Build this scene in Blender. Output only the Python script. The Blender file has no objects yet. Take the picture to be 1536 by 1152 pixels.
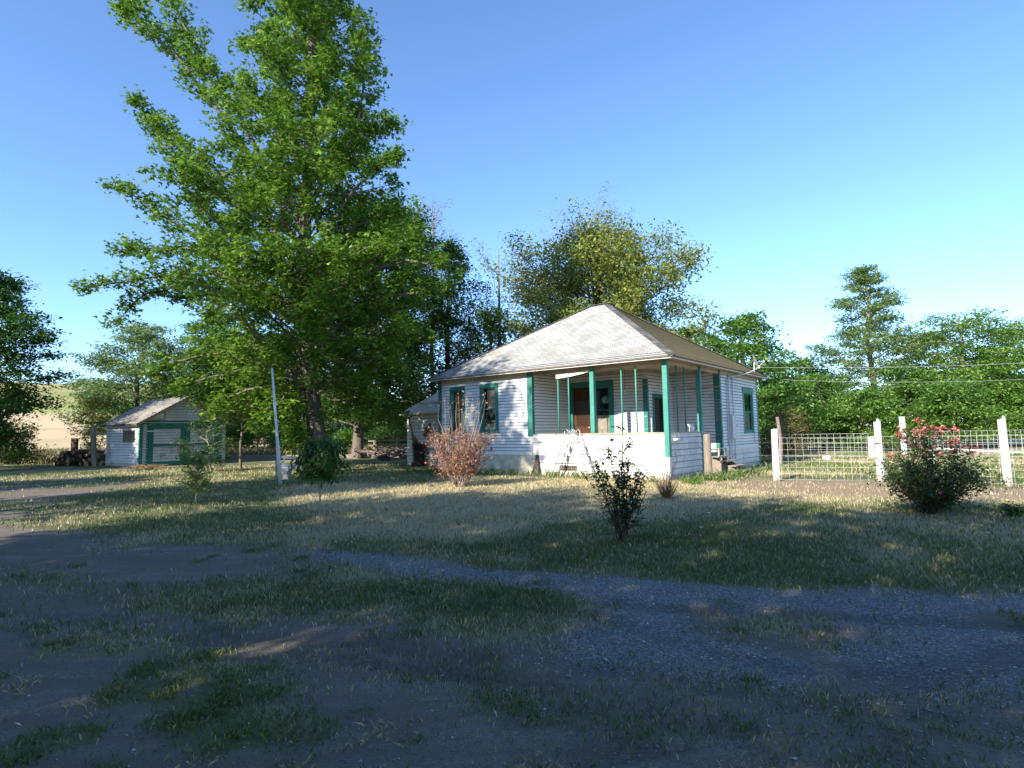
import bpy, math, random
import numpy as np
from math import sin, cos, radians, pi, sqrt
random.seed(7); RS = np.random.RandomState(11)
scn = bpy.context.scene; COL = scn.collection
H = 1.5; F = 865.7; PITCH = radians(4.842); ROLL = radians(.908)

# ---------------------------------------------------------------- measuring: photo position -> place on the ground / at a distance
def ray(px, py):
    a, b = px-768, py-576
    u = a*cos(ROLL)-b*sin(ROLL); v = a*sin(ROLL)+b*cos(ROLL)
    d = (u/F, 1., -v/F)
    return np.array([d[0], cos(PITCH)*d[1]-sin(PITCH)*d[2], sin(PITCH)*d[1]+cos(PITCH)*d[2]])
def gnd(px, py, z=0.):
    d = ray(px, py); return np.array([0, 0, H])+d*((z-H)/d[2])
def at(px, py, Y):
    d = ray(px, py); return np.array([0, 0, H])+d*(Y/d[1])

# ---------------------------------------------------------------- objects
def tag(o, label=None, cat=None, group=None, kind=None):
    if label: o['label'] = label
    if cat: o['category'] = cat
    if group: o['group'] = group
    if kind: o['kind'] = kind
    return o
def thing(name, loc, rz, label, cat, group=None):
    o = bpy.data.objects.new(name, None); o.empty_display_size = .2; COL.objects.link(o)
    o.location = loc; o.rotation_euler = (0, 0, rz)
    return tag(o, label, cat, group)
def copy_tree(o, parent=None):
    c = o.copy(); COL.objects.link(c); c.parent = parent
    for ch in list(o.children): copy_tree(ch, c)
    return c
def npmesh(name, V, FS, mat, parent=None, smooth=False, uv=None, attrs=None):
    """V (N,3), FS list of (M,k) arrays"""
    me = bpy.data.meshes.new(name)
    V = np.asarray(V, dtype=np.float32).reshape(-1, 3)
    FS = [np.asarray(f, dtype=np.int32) for f in FS if len(f)]
    me.vertices.add(len(V)); me.vertices.foreach_set('co', V.ravel())
    nl = sum(f.size for f in FS); npoly = sum(len(f) for f in FS)
    me.loops.add(nl); me.polygons.add(npoly)
    me.loops.foreach_set('vertex_index', np.concatenate([f.ravel() for f in FS]))
    tot = np.concatenate([np.full(len(f), f.shape[1], dtype=np.int32) for f in FS])
    st = np.concatenate([[0], np.cumsum(tot)[:-1]]).astype(np.int32)
    me.polygons.foreach_set('loop_start', st); me.polygons.foreach_set('loop_total', tot)
    if smooth: me.polygons.foreach_set('use_smooth', np.ones(npoly, dtype=bool))
    if attrs:
        for k, val in attrs.items():
            a = me.attributes.new(k, 'FLOAT', 'POINT'); a.data.foreach_set('value', np.asarray(val, dtype=np.float32))
    if uv is not None:
        l = me.uv_layers.new(name='UVMap'); l.data.foreach_set('uv', np.asarray(uv, dtype=np.float32).ravel())
    for m in (mat if isinstance(mat, (list, tuple)) else [mat]): me.materials.append(m)
    me.update(calc_edges=True); me.validate()
    o = bpy.data.objects.new(name, me); COL.objects.link(o)
    if parent: o.parent = parent
    return o
class MB:
    def __init__(s): s.v = []; s.f = []; s.uv = []; s.useuv = False; s.dark = []
    def face(s, pts, uv=None):
        b = len(s.v); s.v += [tuple(p) for p in pts]; s.f.append(tuple(range(b, b+len(pts))))
        if uv: s.useuv = True
        s.uv += uv or [(0, 0)]*len(pts)
    def hexa(s, c):
        for q in ((0, 3, 2, 1), (4, 5, 6, 7), (0, 1, 5, 4), (1, 2, 6, 5), (2, 3, 7, 6), (3, 0, 4, 7)):
            s.face([c[i] for i in q])
    def box(s, x0, x1, y0, y1, z0, z1):
        s.hexa([(x0, y0, z0), (x1, y0, z0), (x1, y1, z0), (x0, y1, z0), (x0, y0, z1), (x1, y0, z1), (x1, y1, z1), (x0, y1, z1)])
    def wbox(s, W, a0, a1, n0, n1, z0, z1):        # box in a wall's frame
        s.hexa([W(a0, n1, z0), W(a1, n1, z0), W(a1, n0, z0), W(a0, n0, z0), W(a0, n1, z1), W(a1, n1, z1), W(a1, n0, z1), W(a0, n0, z1)])
    def bar(s, p, q, w, h=None, up=(0, 0, 1)):
        p = np.array(p, float); q = np.array(q, float); h = h or w
        d = q-p; d /= np.linalg.norm(d); u = np.array(up, float)
        if abs(d@u) > .95: u = np.array([1., 0, 0])
        a = np.cross(d, u); a /= np.linalg.norm(a); b = np.cross(a, d)
        a *= w/2; b *= h/2
        s.hexa([p-a-b, p+a-b, p+a+b, p-a+b, q-a-b, q+a-b, q+a+b, q-a+b])
    def tube(s, pts, r, n=6, caps=True):
        pts = [np.array(p, float) for p in pts]
        rr = r if isinstance(r, (list, tuple, np.ndarray)) else [r]*len(pts)
        rings = []
        for i, p in enumerate(pts):
            d = pts[min(i+1, len(pts)-1)]-pts[max(i-1, 0)]; d /= (np.linalg.norm(d)+1e-9)
            u = np.array([0, 0, 1.]) if abs(d[2]) < .9 else np.array([1., 0, 0])
            a = np.cross(d, u); a /= np.linalg.norm(a); b = np.cross(d, a)
            rings.append([p+rr[i]*(cos(2*pi*k/n)*a+sin(2*pi*k/n)*b) for k in range(n)])
        base = len(s.v)
        for rg in rings: s.v += [tuple(p) for p in rg]
        for i in range(len(pts)-1):
            for k in range(n):
                s.f.append((base+i*n+k, base+i*n+(k+1) % n, base+(i+1)*n+(k+1) % n, base+(i+1)*n+k)); s.uv += [(0, 0)]*4
        if caps:
            s.f.append(tuple(base+k for k in range(n))[::-1]); s.uv += [(0, 0)]*n
            s.f.append(tuple(base+(len(pts)-1)*n+k for k in range(n))); s.uv += [(0, 0)]*n
    def lathe(s, c, prof, n=16):
        base = len(s.v)
        for r, z in prof:
            for k in range(n): s.v.append((c[0]+r*cos(2*pi*k/n), c[1]+r*sin(2*pi*k/n), c[2]+z))
        for i in range(len(prof)-1):
            for k in range(n):
                s.f.append((base+i*n+k, base+i*n+(k+1) % n, base+(i+1)*n+(k+1) % n, base+(i+1)*n+k)); s.uv += [(0, 0)]*4
        s.f.append(tuple(base+k for k in range(n))[::-1]); s.uv += [(0, 0)]*n
        s.f.append(tuple(base+(len(prof)-1)*n+k for k in range(n))); s.uv += [(0, 0)]*n
    def build(s, name, mat, parent=None, smooth=False, bevel=0):
        me = bpy.data.meshes.new(name); me.from_pydata(s.v, [], s.f)
        if s.useuv:
            l = me.uv_layers.new(name='UVMap'); l.data.foreach_set('uv', np.array(s.uv, dtype=np.float32).ravel())
        me.materials.append(mat)
        if s.dark:
            me.materials.append(M['gap'])
            for q in s.dark: me.polygons[q].material_index = 1
        if smooth: me.polygons.foreach_set('use_smooth', [True]*len(me.polygons))
        me.update()
        o = bpy.data.objects.new(name, me); COL.objects.link(o)
        if parent: o.parent = parent
        if bevel:
            b = o.modifiers.new('Bevel', 'BEVEL'); b.width = bevel; b.segments = 2; b.limit_method = 'ANGLE'
            w = o.modifiers.new('Weld', 'WELD'); w.merge_threshold = .0005
            o.modifiers.move(1, 0)
        return o

# ---------------------------------------------------------------- materials
class NT:
    def __init__(s, name):
        s.m = bpy.data.materials.new(name); s.m.use_nodes = True; s.t = s.m.node_tree; s.t.nodes.clear()
        s.out = s.t.nodes.new('ShaderNodeOutputMaterial')
    def n(s, ty, **k):
        x = s.t.nodes.new('ShaderNode'+ty)
        for a, b in k.items():
            if a.startswith('i_'):
                key = a[2:].replace('_', ' ')
                x.inputs[key].default_value = b
            else: setattr(x, a, b)
        return x
    def l(s, a, b): s.t.links.new(a, b)
    def noise(s, scale, detail=4, rough=.6, vec=None, sc=(1, 1, 1)):
        x = s.n('TexNoise', i_Scale=scale, i_Detail=detail, i_Roughness=rough)
        tc = s.n('TexCoord'); mp = s.n('Mapping'); mp.inputs['Scale'].default_value = sc
        s.l(vec or tc.outputs['Object'], mp.inputs[0]); s.l(mp.outputs[0], x.inputs[0]); return x.outputs['Fac']
    def ramp(s, fac, stops):
        r = s.n('ValToRGB'); e = r.color_ramp.elements
        while len(e) < len(stops): e.new(.5)
        for i, (p, c) in enumerate(stops):
            e[i].position = p; e[i].color = (*c, 1) if len(c) == 3 else c
        s.l(fac, r.inputs[0]); return r.outputs[0]
    def mix(s, fac, a, b, mode='MIX'):
        m = s.n('Mix', data_type='RGBA', blend_type=mode)
        for i, v in ((0, fac), (6, a), (7, b)):
            if isinstance(v, (int, float)): m.inputs[i].default_value = v
            elif isinstance(v, tuple): m.inputs[i].default_value = (*v, 1)
            else: s.l(v, m.inputs[i])
        return m.outputs[2]
    def math(s, op, a, b=0.):
        m = s.n('Math', operation=op)
        for i, v in enumerate((a, b)):
            if isinstance(v, (int, float)): m.inputs[i].default_value = v
            else: s.l(v, m.inputs[i])
        return m.outputs[0]
    def fin(s, col, rough=.8, spec=.3, bump=None, bs=.3, bd=.01, metal=0, trans=0):
        p = s.n('BsdfPrincipled'); p.inputs['Roughness'].default_value = rough; p.inputs['Specular IOR Level'].default_value = spec
        p.inputs['Metallic'].default_value = metal
        if isinstance(col, tuple): p.inputs['Base Color'].default_value = (*col, 1)
        else: s.l(col, p.inputs['Base Color'])
        if bump is not None:
            b = s.n('Bump'); b.inputs['Strength'].default_value = bs; b.inputs['Distance'].default_value = bd
            s.l(bump, b.inputs['Height']); s.l(b.outputs[0], p.inputs['Normal'])
        sh = p.outputs[0]
        if trans:
            t = s.n('BsdfTranslucent')
            if isinstance(col, tuple): t.inputs[0].default_value = (*col, 1)
            else: s.l(col, t.inputs[0])
            mx = s.n('MixShader'); mx.inputs[0].default_value = trans
            s.l(sh, mx.inputs[1]); s.l(t.outputs[0], mx.inputs[2]); sh = mx.outputs[0]
        s.l(sh, s.out.inputs[0]); return s.m
def simple(name, c, rough=.7, spec=.3, metal=0, var=.25, scale=8):
    t = NT(name); f = t.noise(scale)
    col = t.ramp(f, [(.3, tuple(x*(1-var) for x in c)), (.7, tuple(min(1, x*(1+var)) for x in c))])
    return t.fin(col, rough, spec, bump=f, bs=.15, metal=metal)
def paint(name, c, wear, woodc=(.2, .17, .14), thr=(.6, .66), dirt=.25, splash=False):
    t = NT(name)
    f = t.noise(1.2, 6, .7); dirty = t.ramp(f, [(.3, tuple(x*(1-dirt) for x in c)), (.65, c)])
    g = t.noise(9, 8, .75, sc=(1, 1, 3.2)); big = t.noise(.7, 3)
    pk = t.ramp(t.math('ADD', t.math('MULTIPLY', g, 1.), t.math('MULTIPLY', t.math('SUBTRACT', big, .5), wear)), [(thr[0], (0, 0, 0)), (thr[1], (1, 1, 1))])
    wood = t.mix(t.noise(30, 4, .6, sc=(1, 1, .1)), tuple(x*.55 for x in woodc), tuple(x*1.4 for x in woodc))
    tc = t.n('TexCoord'); sx = t.n('SeparateXYZ'); t.l(tc.outputs['Object'], sx.inputs[0])
    sp = t.ramp(t.math('ADD', t.math('MULTIPLY', sx.outputs[2], 1.6), t.math('MULTIPLY', t.math('SUBTRACT', g, .5), .9)), [(.1, (.75, .75, .75)), (.42, (0, 0, 0))]) if splash else (0., 0., 0.)
    return t.fin(t.mix(sp, t.mix(pk, dirty, wood), (.30, .25, .19)) if splash else t.mix(pk, dirty, wood), .65, .3, bump=t.mix(pk, g, (0., 0., 0.)), bs=.25, bd=.004)
def leafmat(name, c1, c2, c3=None, trans=.35, rough=.5, scale=.6):
    t = NT(name); g = t.n('NewGeometry'); f = t.noise(scale, 3)
    v = t.math('ADD', t.math('MULTIPLY', g.outputs['Random Per Island'], .6), t.math('MULTIPLY', t.math('SUBTRACT', f, .3), .7))
    st = [(.1, c1), (.6, c2)] + ([(.85, c3)] if c3 else [])
    return t.fin(t.ramp(v, st), rough, .35, trans=trans)
def barkmat(name, c):
    t = NT(name); f = t.noise(14, 6, .7, sc=(1, 1, .25))
    return t.fin(t.ramp(f, [(.3, tuple(x*.45 for x in c)), (.7, tuple(x*1.3 for x in c))]), .9, .2, bump=f, bs=.8, bd=.03)
def woodmat(name, c, ax=(.1, 1, 1)):
    t = NT(name); f = t.noise(25, 6, .7, sc=ax)
    return t.fin(t.ramp(f, [(.3, tuple(x*.5 for x in c)), (.7, tuple(x*1.25 for x in c))]), .85, .2, bump=f, bs=.4, bd=.005)
M = {}
M['siding'] = paint('white_siding', (.83, .82, .80), .55, thr=(.64, .68), dirt=.12)
M['skirt'] = paint('skirt_siding', (.74, .72, .70), .7, woodc=(.34, .29, .24), thr=(.64, .70), dirt=.2, splash=True)
M['shedpaint'] = paint('shed_siding', (.70, .69, .67), .8, woodc=(.22, .17, .13), thr=(.62, .67), dirt=.2, splash=True)
M['teal'] = paint('teal_trim', (.07, .31, .245), .6, woodc=(.3, .3, .24), thr=(.62, .66), dirt=.35)
M['dteal'] = paint('dark_teal_trim', (.04, .21, .175), .6, woodc=(.22, .22, .18), thr=(.63, .67), dirt=.35)
M['cream'] = paint('cream_board', (.55, .47, .34), .7, woodc=(.2, .15, .1), thr=(.58, .64))
M['soffit'] = paint('soffit_board', (.48, .38, .27), .8, woodc=(.2, .14, .09), thr=(.55, .62))
M['found'] = simple('foundation', (.58, .53, .40), .9, .1, var=.3, scale=3)
M['whitepl'] = simple('white_enamel', (.8, .8, .78), .4, .5, var=.04)
M['whitepost'] = paint('white_post_paint', (.78, .77, .74), .5, woodc=(.4, .35, .28), thr=(.62, .68), dirt=.2, splash=True)
M['metal'] = simple('galvanised', (.62, .62, .62), .4, .5, metal=.6, var=.1)
M['wire'] = simple('fence_wire', (.78, .77, .75), .5, .5, metal=0, var=.1)
M['alu'] = simple('ladder_white', (.42, .45, .50), .35, .5, metal=.2, var=.05)
M['tread'] = simple('ladder_tread', (.16, .17, .18), .6, .4)
M['grey'] = simple('grey_box', (.60, .60, .62), .5, .4, var=.08)
M['black'] = simple('black_plastic', (.012, .012, .015), .45, .4)
M['gap'] = simple('lap_shadow_gap', (.07, .06, .055), .95, .05)  # dark tone paints the shadow lines in the gaps under siding laps
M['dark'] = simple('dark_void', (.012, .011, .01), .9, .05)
M['wood'] = woodmat('weathered_wood', (.32, .26, .2), (1, 1, .1))
M['woodh'] = woodmat('weathered_board', (.36, .30, .23), (.1, 1, 1))
M['brown'] = woodmat('brown_door_wood', (.10, .045, .022), (1, 1, .15))
M['curtain'] = simple('curtain_cloth', (.55, .47, .38), .9, .1, var=.3, scale=6)
M['pinkc'] = simple('pink_curtain_cloth', (.42, .27, .22), .9, .1, var=.35, scale=5)
M['cloth'] = simple('canvas_strip', (.72, .68, .6), .9, .1, var=.1)
M['rust'] = simple('rusty_vent', (.2, .16, .12), .9, .1, var=.5, scale=40)
M['bulb'] = simple('bulb_glass', (.85, .82, .74), .2, .6, var=.02)
M['straw'] = simple('dead_plant', (.24, .16, .09), .95, .05, var=.4)
M['trailer'] = simple('trailer_blue', (.18, .25, .33), .6, .3, var=.1)
M['trailroof'] = simple('trailer_white', (.7, .72, .74), .6, .3, var=.05)
M['logend'] = woodmat('log_end', (.34, .23, .12), (1, 1, 1))
M['log'] = barkmat('log_bark', (.12, .085, .06))
M['bark'] = barkmat('tree_bark', (.19, .155, .13)); M['barkd'] = barkmat('dark_bark', (.10, .075, .055)); M['barkp'] = barkmat('pale_bark', (.27, .21, .19))
M['stem'] = barkmat('shrub_stem', (.36, .29, .24))
def glassmat():
    t = NT('window_glass'); tr = t.n('BsdfTransparent'); tr.inputs[0].default_value = (.75, .78, .78, 1)
    g = t.n('BsdfGlossy'); g.inputs['Roughness'].default_value = .04; g.inputs[0].default_value = (.8, .85, .9, 1)
    fr = t.n('Fresnel'); fr.inputs[0].default_value = 1.6
    mx = t.n('MixShader'); t.l(t.math('ADD', fr.outputs[0], .04), mx.inputs[0]); t.l(tr.outputs[0], mx.inputs[1]); t.l(g.outputs[0], mx.inputs[2])
    t.l(mx.outputs[0], t.out.inputs[0]); return t.m
M['glass'] = glassmat()
def shingles(name, ca, cb, cc, mossy=0):
    t = NT(name); tc = t.n('TexCoord')
    b = t.n('TexBrick', offset=.5); b.inputs['Scale'].default_value = 1; b.inputs['Brick Width'].default_value = .3; b.inputs['Row Height'].default_value = .14
    b.inputs['Mortar Size'].default_value = .009; b.inputs['Color1'].default_value = (*ca, 1); b.inputs['Color2'].default_value = (*cb, 1); b.inputs['Mortar'].default_value = (*tuple(x*.25 for x in ca), 1)
    t.l(tc.outputs['UV'], b.inputs[0])
    c = t.mix(t.ramp(t.noise(1.1, 6, .7), [(.45, (0, 0, 0)), (.7, (1, 1, 1))]), b.outputs[0], cc)
    if mossy:
        c = t.mix(t.ramp(t.noise(5, 7, .8), [(.40, (0, 0, 0)), (.62, (1, 1, 1))]), c, (.33, .25, .09))
        c = t.mix(t.ramp(t.noise(16, 6, .8), [(.5, (0, 0, 0)), (.7, (1, 1, 1))]), c, (.10, .085, .05))
    f = t.noise(60, 3)
    return t.fin(c, .9, .15, bump=t.mix(.5, b.outputs[1], f), bs=.5, bd=-.012)
M['roofw'] = shingles('pale_shingles', (.40, .395, .385), (.52, .51, .49), (.30, .285, .265))
M['roofm'] = shingles('mossy_shingles', (.34, .27, .18), (.42, .34, .22), (.28, .22, .13), 1)
M['roofs'] = shingles('shed_shingles', (.22, .20, .18), (.34, .31, .28), (.42, .38, .33))
def rustytin():
    t = NT('lean_roof'); f = t.noise(4, 6, .7)
    return t.fin(t.ramp(f, [(.35, (.45, .36, .25)), (.65, (.62, .55, .42))]), .9, .1, bump=f, bs=.3)
M['leanroof'] = rustytin()
# leaves
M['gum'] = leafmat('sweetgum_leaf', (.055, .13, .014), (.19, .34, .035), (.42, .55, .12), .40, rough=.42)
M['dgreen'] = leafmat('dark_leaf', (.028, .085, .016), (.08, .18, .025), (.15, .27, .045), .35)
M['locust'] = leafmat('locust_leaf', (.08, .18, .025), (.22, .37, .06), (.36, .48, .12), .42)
M['blocust'] = leafmat('bluish_locust_leaf', (.11, .19, .055), (.26, .37, .12), (.38, .48, .2), .42)
M['hedge'] = leafmat('hedge_leaf', (.07, .17, .03), (.18, .34, .055), (.32, .46, .12), .42)
M['yellow'] = leafmat('yellow_green_leaf', (.10, .14, .02), (.25, .25, .04), (.36, .28, .05), .45)
M['olive'] = leafmat('olive_leaf', (.12, .20, .035), (.29, .32, .06), (.44, .33, .12), .35, scale=.35)
M['drybush'] = leafmat('dry_bush_leaf', (.12, .12, .03), (.22, .18, .06), (.28, .2, .1), .3)
M['deadleaf'] = leafmat('dead_leaf', (.22, .085, .045), (.42, .20, .12), (.58, .45, .40), .3, scale=3)
M['rosel'] = leafmat('rose_leaf', (.03, .075, .022), (.06, .12, .03), (.10, .12, .04), .25, rough=.4, scale=3)
M['rosef'] = leafmat('rose_petal', (.6, .10, .08), (.85, .28, .22), (.9, .52, .45), .3, scale=6)
M['peach'] = leafmat('peach_leaf', (.03, .09, .015), (.07, .16, .025), (.12, .22, .03), .3, scale=3)
M['laurel'] = leafmat('glossy_leaf', (.025, .07, .018), (.05, .12, .03), (.09, .15, .04), .2, rough=.3, scale=4)
M['weed'] = leafmat('dry_weed', (.14, .13, .06), (.26, .22, .12), (.34, .28, .17), .2, scale=.5)
M['bladeg'] = leafmat('grass_blade', (.075, .13, .035), (.15, .215, .06), (.30, .31, .12), .3, scale=.8)
M['bladed'] = leafmat('straw_blade', (.36, .29, .15), (.54, .45, .26), (.66, .57, .36), .2, scale=.8)

# ---------------------------------------------------------------- noise in numpy
def vnoise(x, y, s, seed=0):
    X = x/s; Y = y/s; xi = np.floor(X).astype(np.int64); yi = np.floor(Y).astype(np.int64)
    fx = X-xi; fy = Y-yi; fx = fx*fx*(3-2*fx); fy = fy*fy*(3-2*fy)
    def h(a, b):
        n = (a*374761393+b*668265263+seed*974634777) & 0x7fffffff
        n = ((n ^ (n >> 13))*1274126177) & 0x7fffffff
        return ((n ^ (n >> 16)) & 0xffff)/65535.
    return (h(xi, yi)*(1-fx)+h(xi+1, yi)*fx)*(1-fy)+(h(xi, yi+1)*(1-fx)+h(xi+1, yi+1)*fx)*fy
def fbm(x, y, s, o=4, seed=0):
    r = 0; a = .5; t = 0
    for i in range(o): r = r+a*vnoise(x, y, s/2**i, seed+i*17); t += a; a *= .55
    return r/t
def sdf(x, y, poly):
    """signed distance (inside negative)"""
    P = np.array(poly)[:, :2]; d = np.full(x.shape, 1e9); ins = np.zeros(x.shape, bool)
    for i in range(len(P)):
        a, b = P[i], P[(i+1) % len(P)]
        ex, ey = b-a; wx, wy = x-a[0], y-a[1]
        t = np.clip((wx*ex+wy*ey)/(ex*ex+ey*ey+1e-9), 0, 1)
        d = np.minimum(d, np.hypot(wx-ex*t, wy-ey*t))
        c = ((a[1] > y) != (b[1] > y)) & (x < (b[0]-a[0])*(y-a[1])/(b[1]-a[1]+1e-12)+a[0])
        ins ^= c
    return np.where(ins, -d, d)
def G(*pts): return [gnd(px, py) for px, py in pts]
# zones of the yard, traced on the ground
Z_gravel = [G((400, 822), (560, 832), (700, 846), (1000, 868), (1300, 884), (1560, 896), (1900, 910), (1900, 935), (1560, 922), (1300, 912), (1060, 903), (960, 915), (880, 893), (760, 880), (600, 866), (470, 846)),
            G((905, 905), (1010, 912), (1100, 955), (1260, 985), (1400, 975), (1560, 980), (1560, 1045), (1400, 1030), (1280, 1018), (1180, 1035), (1060, 1000), (930, 975), (860, 935))]
Z_mixed = [G((560, 850), (900, 868), (1560, 896), (2300, 930), (2300, 1100), (1560, 1060), (1180, 1050), (900, 1010), (820, 960), (900, 900), (760, 880))]
Z_dirt = [G((-500, 900), (-60, 868), (120, 880), (300, 905), (480, 935), (640, 960), (900, 975), (1200, 1035), (1560, 1020), (2300, 1050), (2300, 1170), (1560, 1180), (1200, 1085), (950, 1050), (760, 1020), (560, 995), (380, 985), (200, 960), (0, 935), (-400, 960)),
          G((-400, 790), (-60, 778), (90, 792), (210, 815), (400, 822), (470, 850), (430, 885), (300, 893), (130, 875), (-60, 862), (-400, 880)),
          G((-400, 735), (-60, 722), (100, 716), (215, 722), (190, 742), (90, 752), (60, 775), (-100, 800), (-400, 830)),
          G((430, 905), (760, 965), (1000, 940), (1100, 912), (1560, 925), (2000, 940), (2000, 1050), (1200, 1040), (700, 1000))]
Z_dirt.append(G((200, 940), (500, 945), (900, 960), (1200, 1030), (1560, 1050), (2300, 1050), (2300, 1500), (1560, 1250), (1100, 1125), (860, 1085), (600, 1012), (380, 985), (200, 962)))
Z_mid = [G((220, 905), (330, 868), (470, 858), (620, 872), (780, 884), (900, 905), (905, 935), (800, 950), (640, 930), (450, 925), (330, 930)),
         G((1075, 918), (1220, 922), (1330, 945), (1370, 970), (1240, 975), (1120, 950))]
Z_dry = [G((420, 728), (640, 722), (700, 712), (1140, 722), (1700, 745), (1700, 758), (1250, 755), (1130, 760), (1050, 778), (930, 775), (800, 785), (760, 812), (600, 815), (470, 800), (440, 770))]
Z_bed = [G((1060, 728), (1140, 716), (1340, 722), (1560, 735), (1800, 745), (1800, 760), (1560, 752), (1320, 748), (1140, 738))]
def soft(x, y, polys, w=.35, warp=.5, seed=0):
    n = (fbm(x, y, 1.3, 4, seed)-.5)*2*warp
    d = np.min([sdf(x, y, p) for p in polys], axis=0)
    return 1/(1+np.exp(np.clip((d+n)/(w*.35), -30, 30)))
def zones(x, y):
    g = np.maximum(soft(x, y, [Z_gravel[0]], .3, .35, 1), soft(x, y, [Z_gravel[1]], .35, .5, 2)*.9)
    g = np.maximum(g, soft(x, y, Z_mixed, .6, .5, 12)*np.clip((fbm(x, y, .8, 4, 13)-.42)*5, .22, .9))
    d = np.maximum(soft(x, y, Z_dirt, .5, .5, 3), soft(x, y, Z_mixed, .4, .4, 12))
    d = d*np.where(y > 12.5, np.clip((fbm(x, y, 1.4, 4, 14)-.45)*6, .0, 1), 1.)
    m = soft(x, y, Z_mid, .4, .5, 4)*.8
    front = soft(x, y, [G((-900, 960), (0, 925), (200, 955), (380, 985), (600, 1012), (860, 1085), (1100, 1125), (1560, 1250), (2200, 1500), (2200, 6000), (-900, 6000))], .4, .3, 5)
    patch = np.clip((fbm(x, y, .55, 4, 6)-.535+.16*(-x/3-.25).clip(-1.6, .6))*6, 0, 1)
    grass = np.clip(1-np.maximum(g, d), 0, 1)
    grass = np.maximum(grass, m*np.clip((fbm(x, y, .5, 3, 8)-.35)*5, 0, 1))
    grass = grass*(1-front)+front*patch
    dry = soft(x, y, Z_dry, .8, .8, 7)
    dry = np.maximum(dry, np.clip((fbm(x, y, 2.2, 3, 9)-.45)*5, .25, 1)*.55)
    far = np.clip((y-17)/3, 0, 1)*np.clip((x-6)/3, 0, 1)*np.clip((fbm(x, y, 5, 3, 19)-.25)*5, .35, 1)
    dry = np.maximum(dry, far)
    bed = soft(x, y, Z_bed, .4, .3, 10)
    grass = grass*(1-.75*bed)
    return g*(1-m), grass, dry, bed, front
TRK = [np.array(G(*p)) for p in ([(-300, 905), (0, 915), (260, 938), (480, 958), (850, 1006), (1200, 1062), (1536, 1098), (2300, 1180)], [(-300, 935), (100, 935), (420, 975), (760, 1022), (1050, 1068), (1300, 1118), (1536, 1190)],
    [(700, 905), (900, 925), (1060, 980), (1230, 1010), (1400, 1000), (1560, 970), (2200, 930)], [(900, 905), (1200, 918), (1536, 940), (2200, 985)], [(820, 1160), (1050, 1100), (1300, 1040), (1536, 985)])]
def ruts(x, y):
    r = np.zeros_like(x)
    for T in TRK:
        o = np.argsort(T[:, 0]); c = np.interp(x, T[o, 0], T[o, 1]); d = y-c+(fbm(x, y, 1.5, 2, 77)-.5)*.12
        r = np.maximum(r, np.exp(-(d/.13)**4)*((x > T[o[0], 0])*(x < T[o[-1], 0])))
    return r*np.clip((fbm(x, y, 1.1, 3, 78)-.3)*4, .2, 1)
def height(x, y):
    h = (fbm(x, y, 2.5, 3, 31)-.5)*.07+(fbm(x, y, .35, 3, 32)-.5)*.028
    h = h*np.clip(1-(y-30)/30, .3, 1)
    h = h-.035*ruts(x, y)
    return h*np.clip((np.hypot(x-1., y-22)-9)/3, .25, 1)

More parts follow.
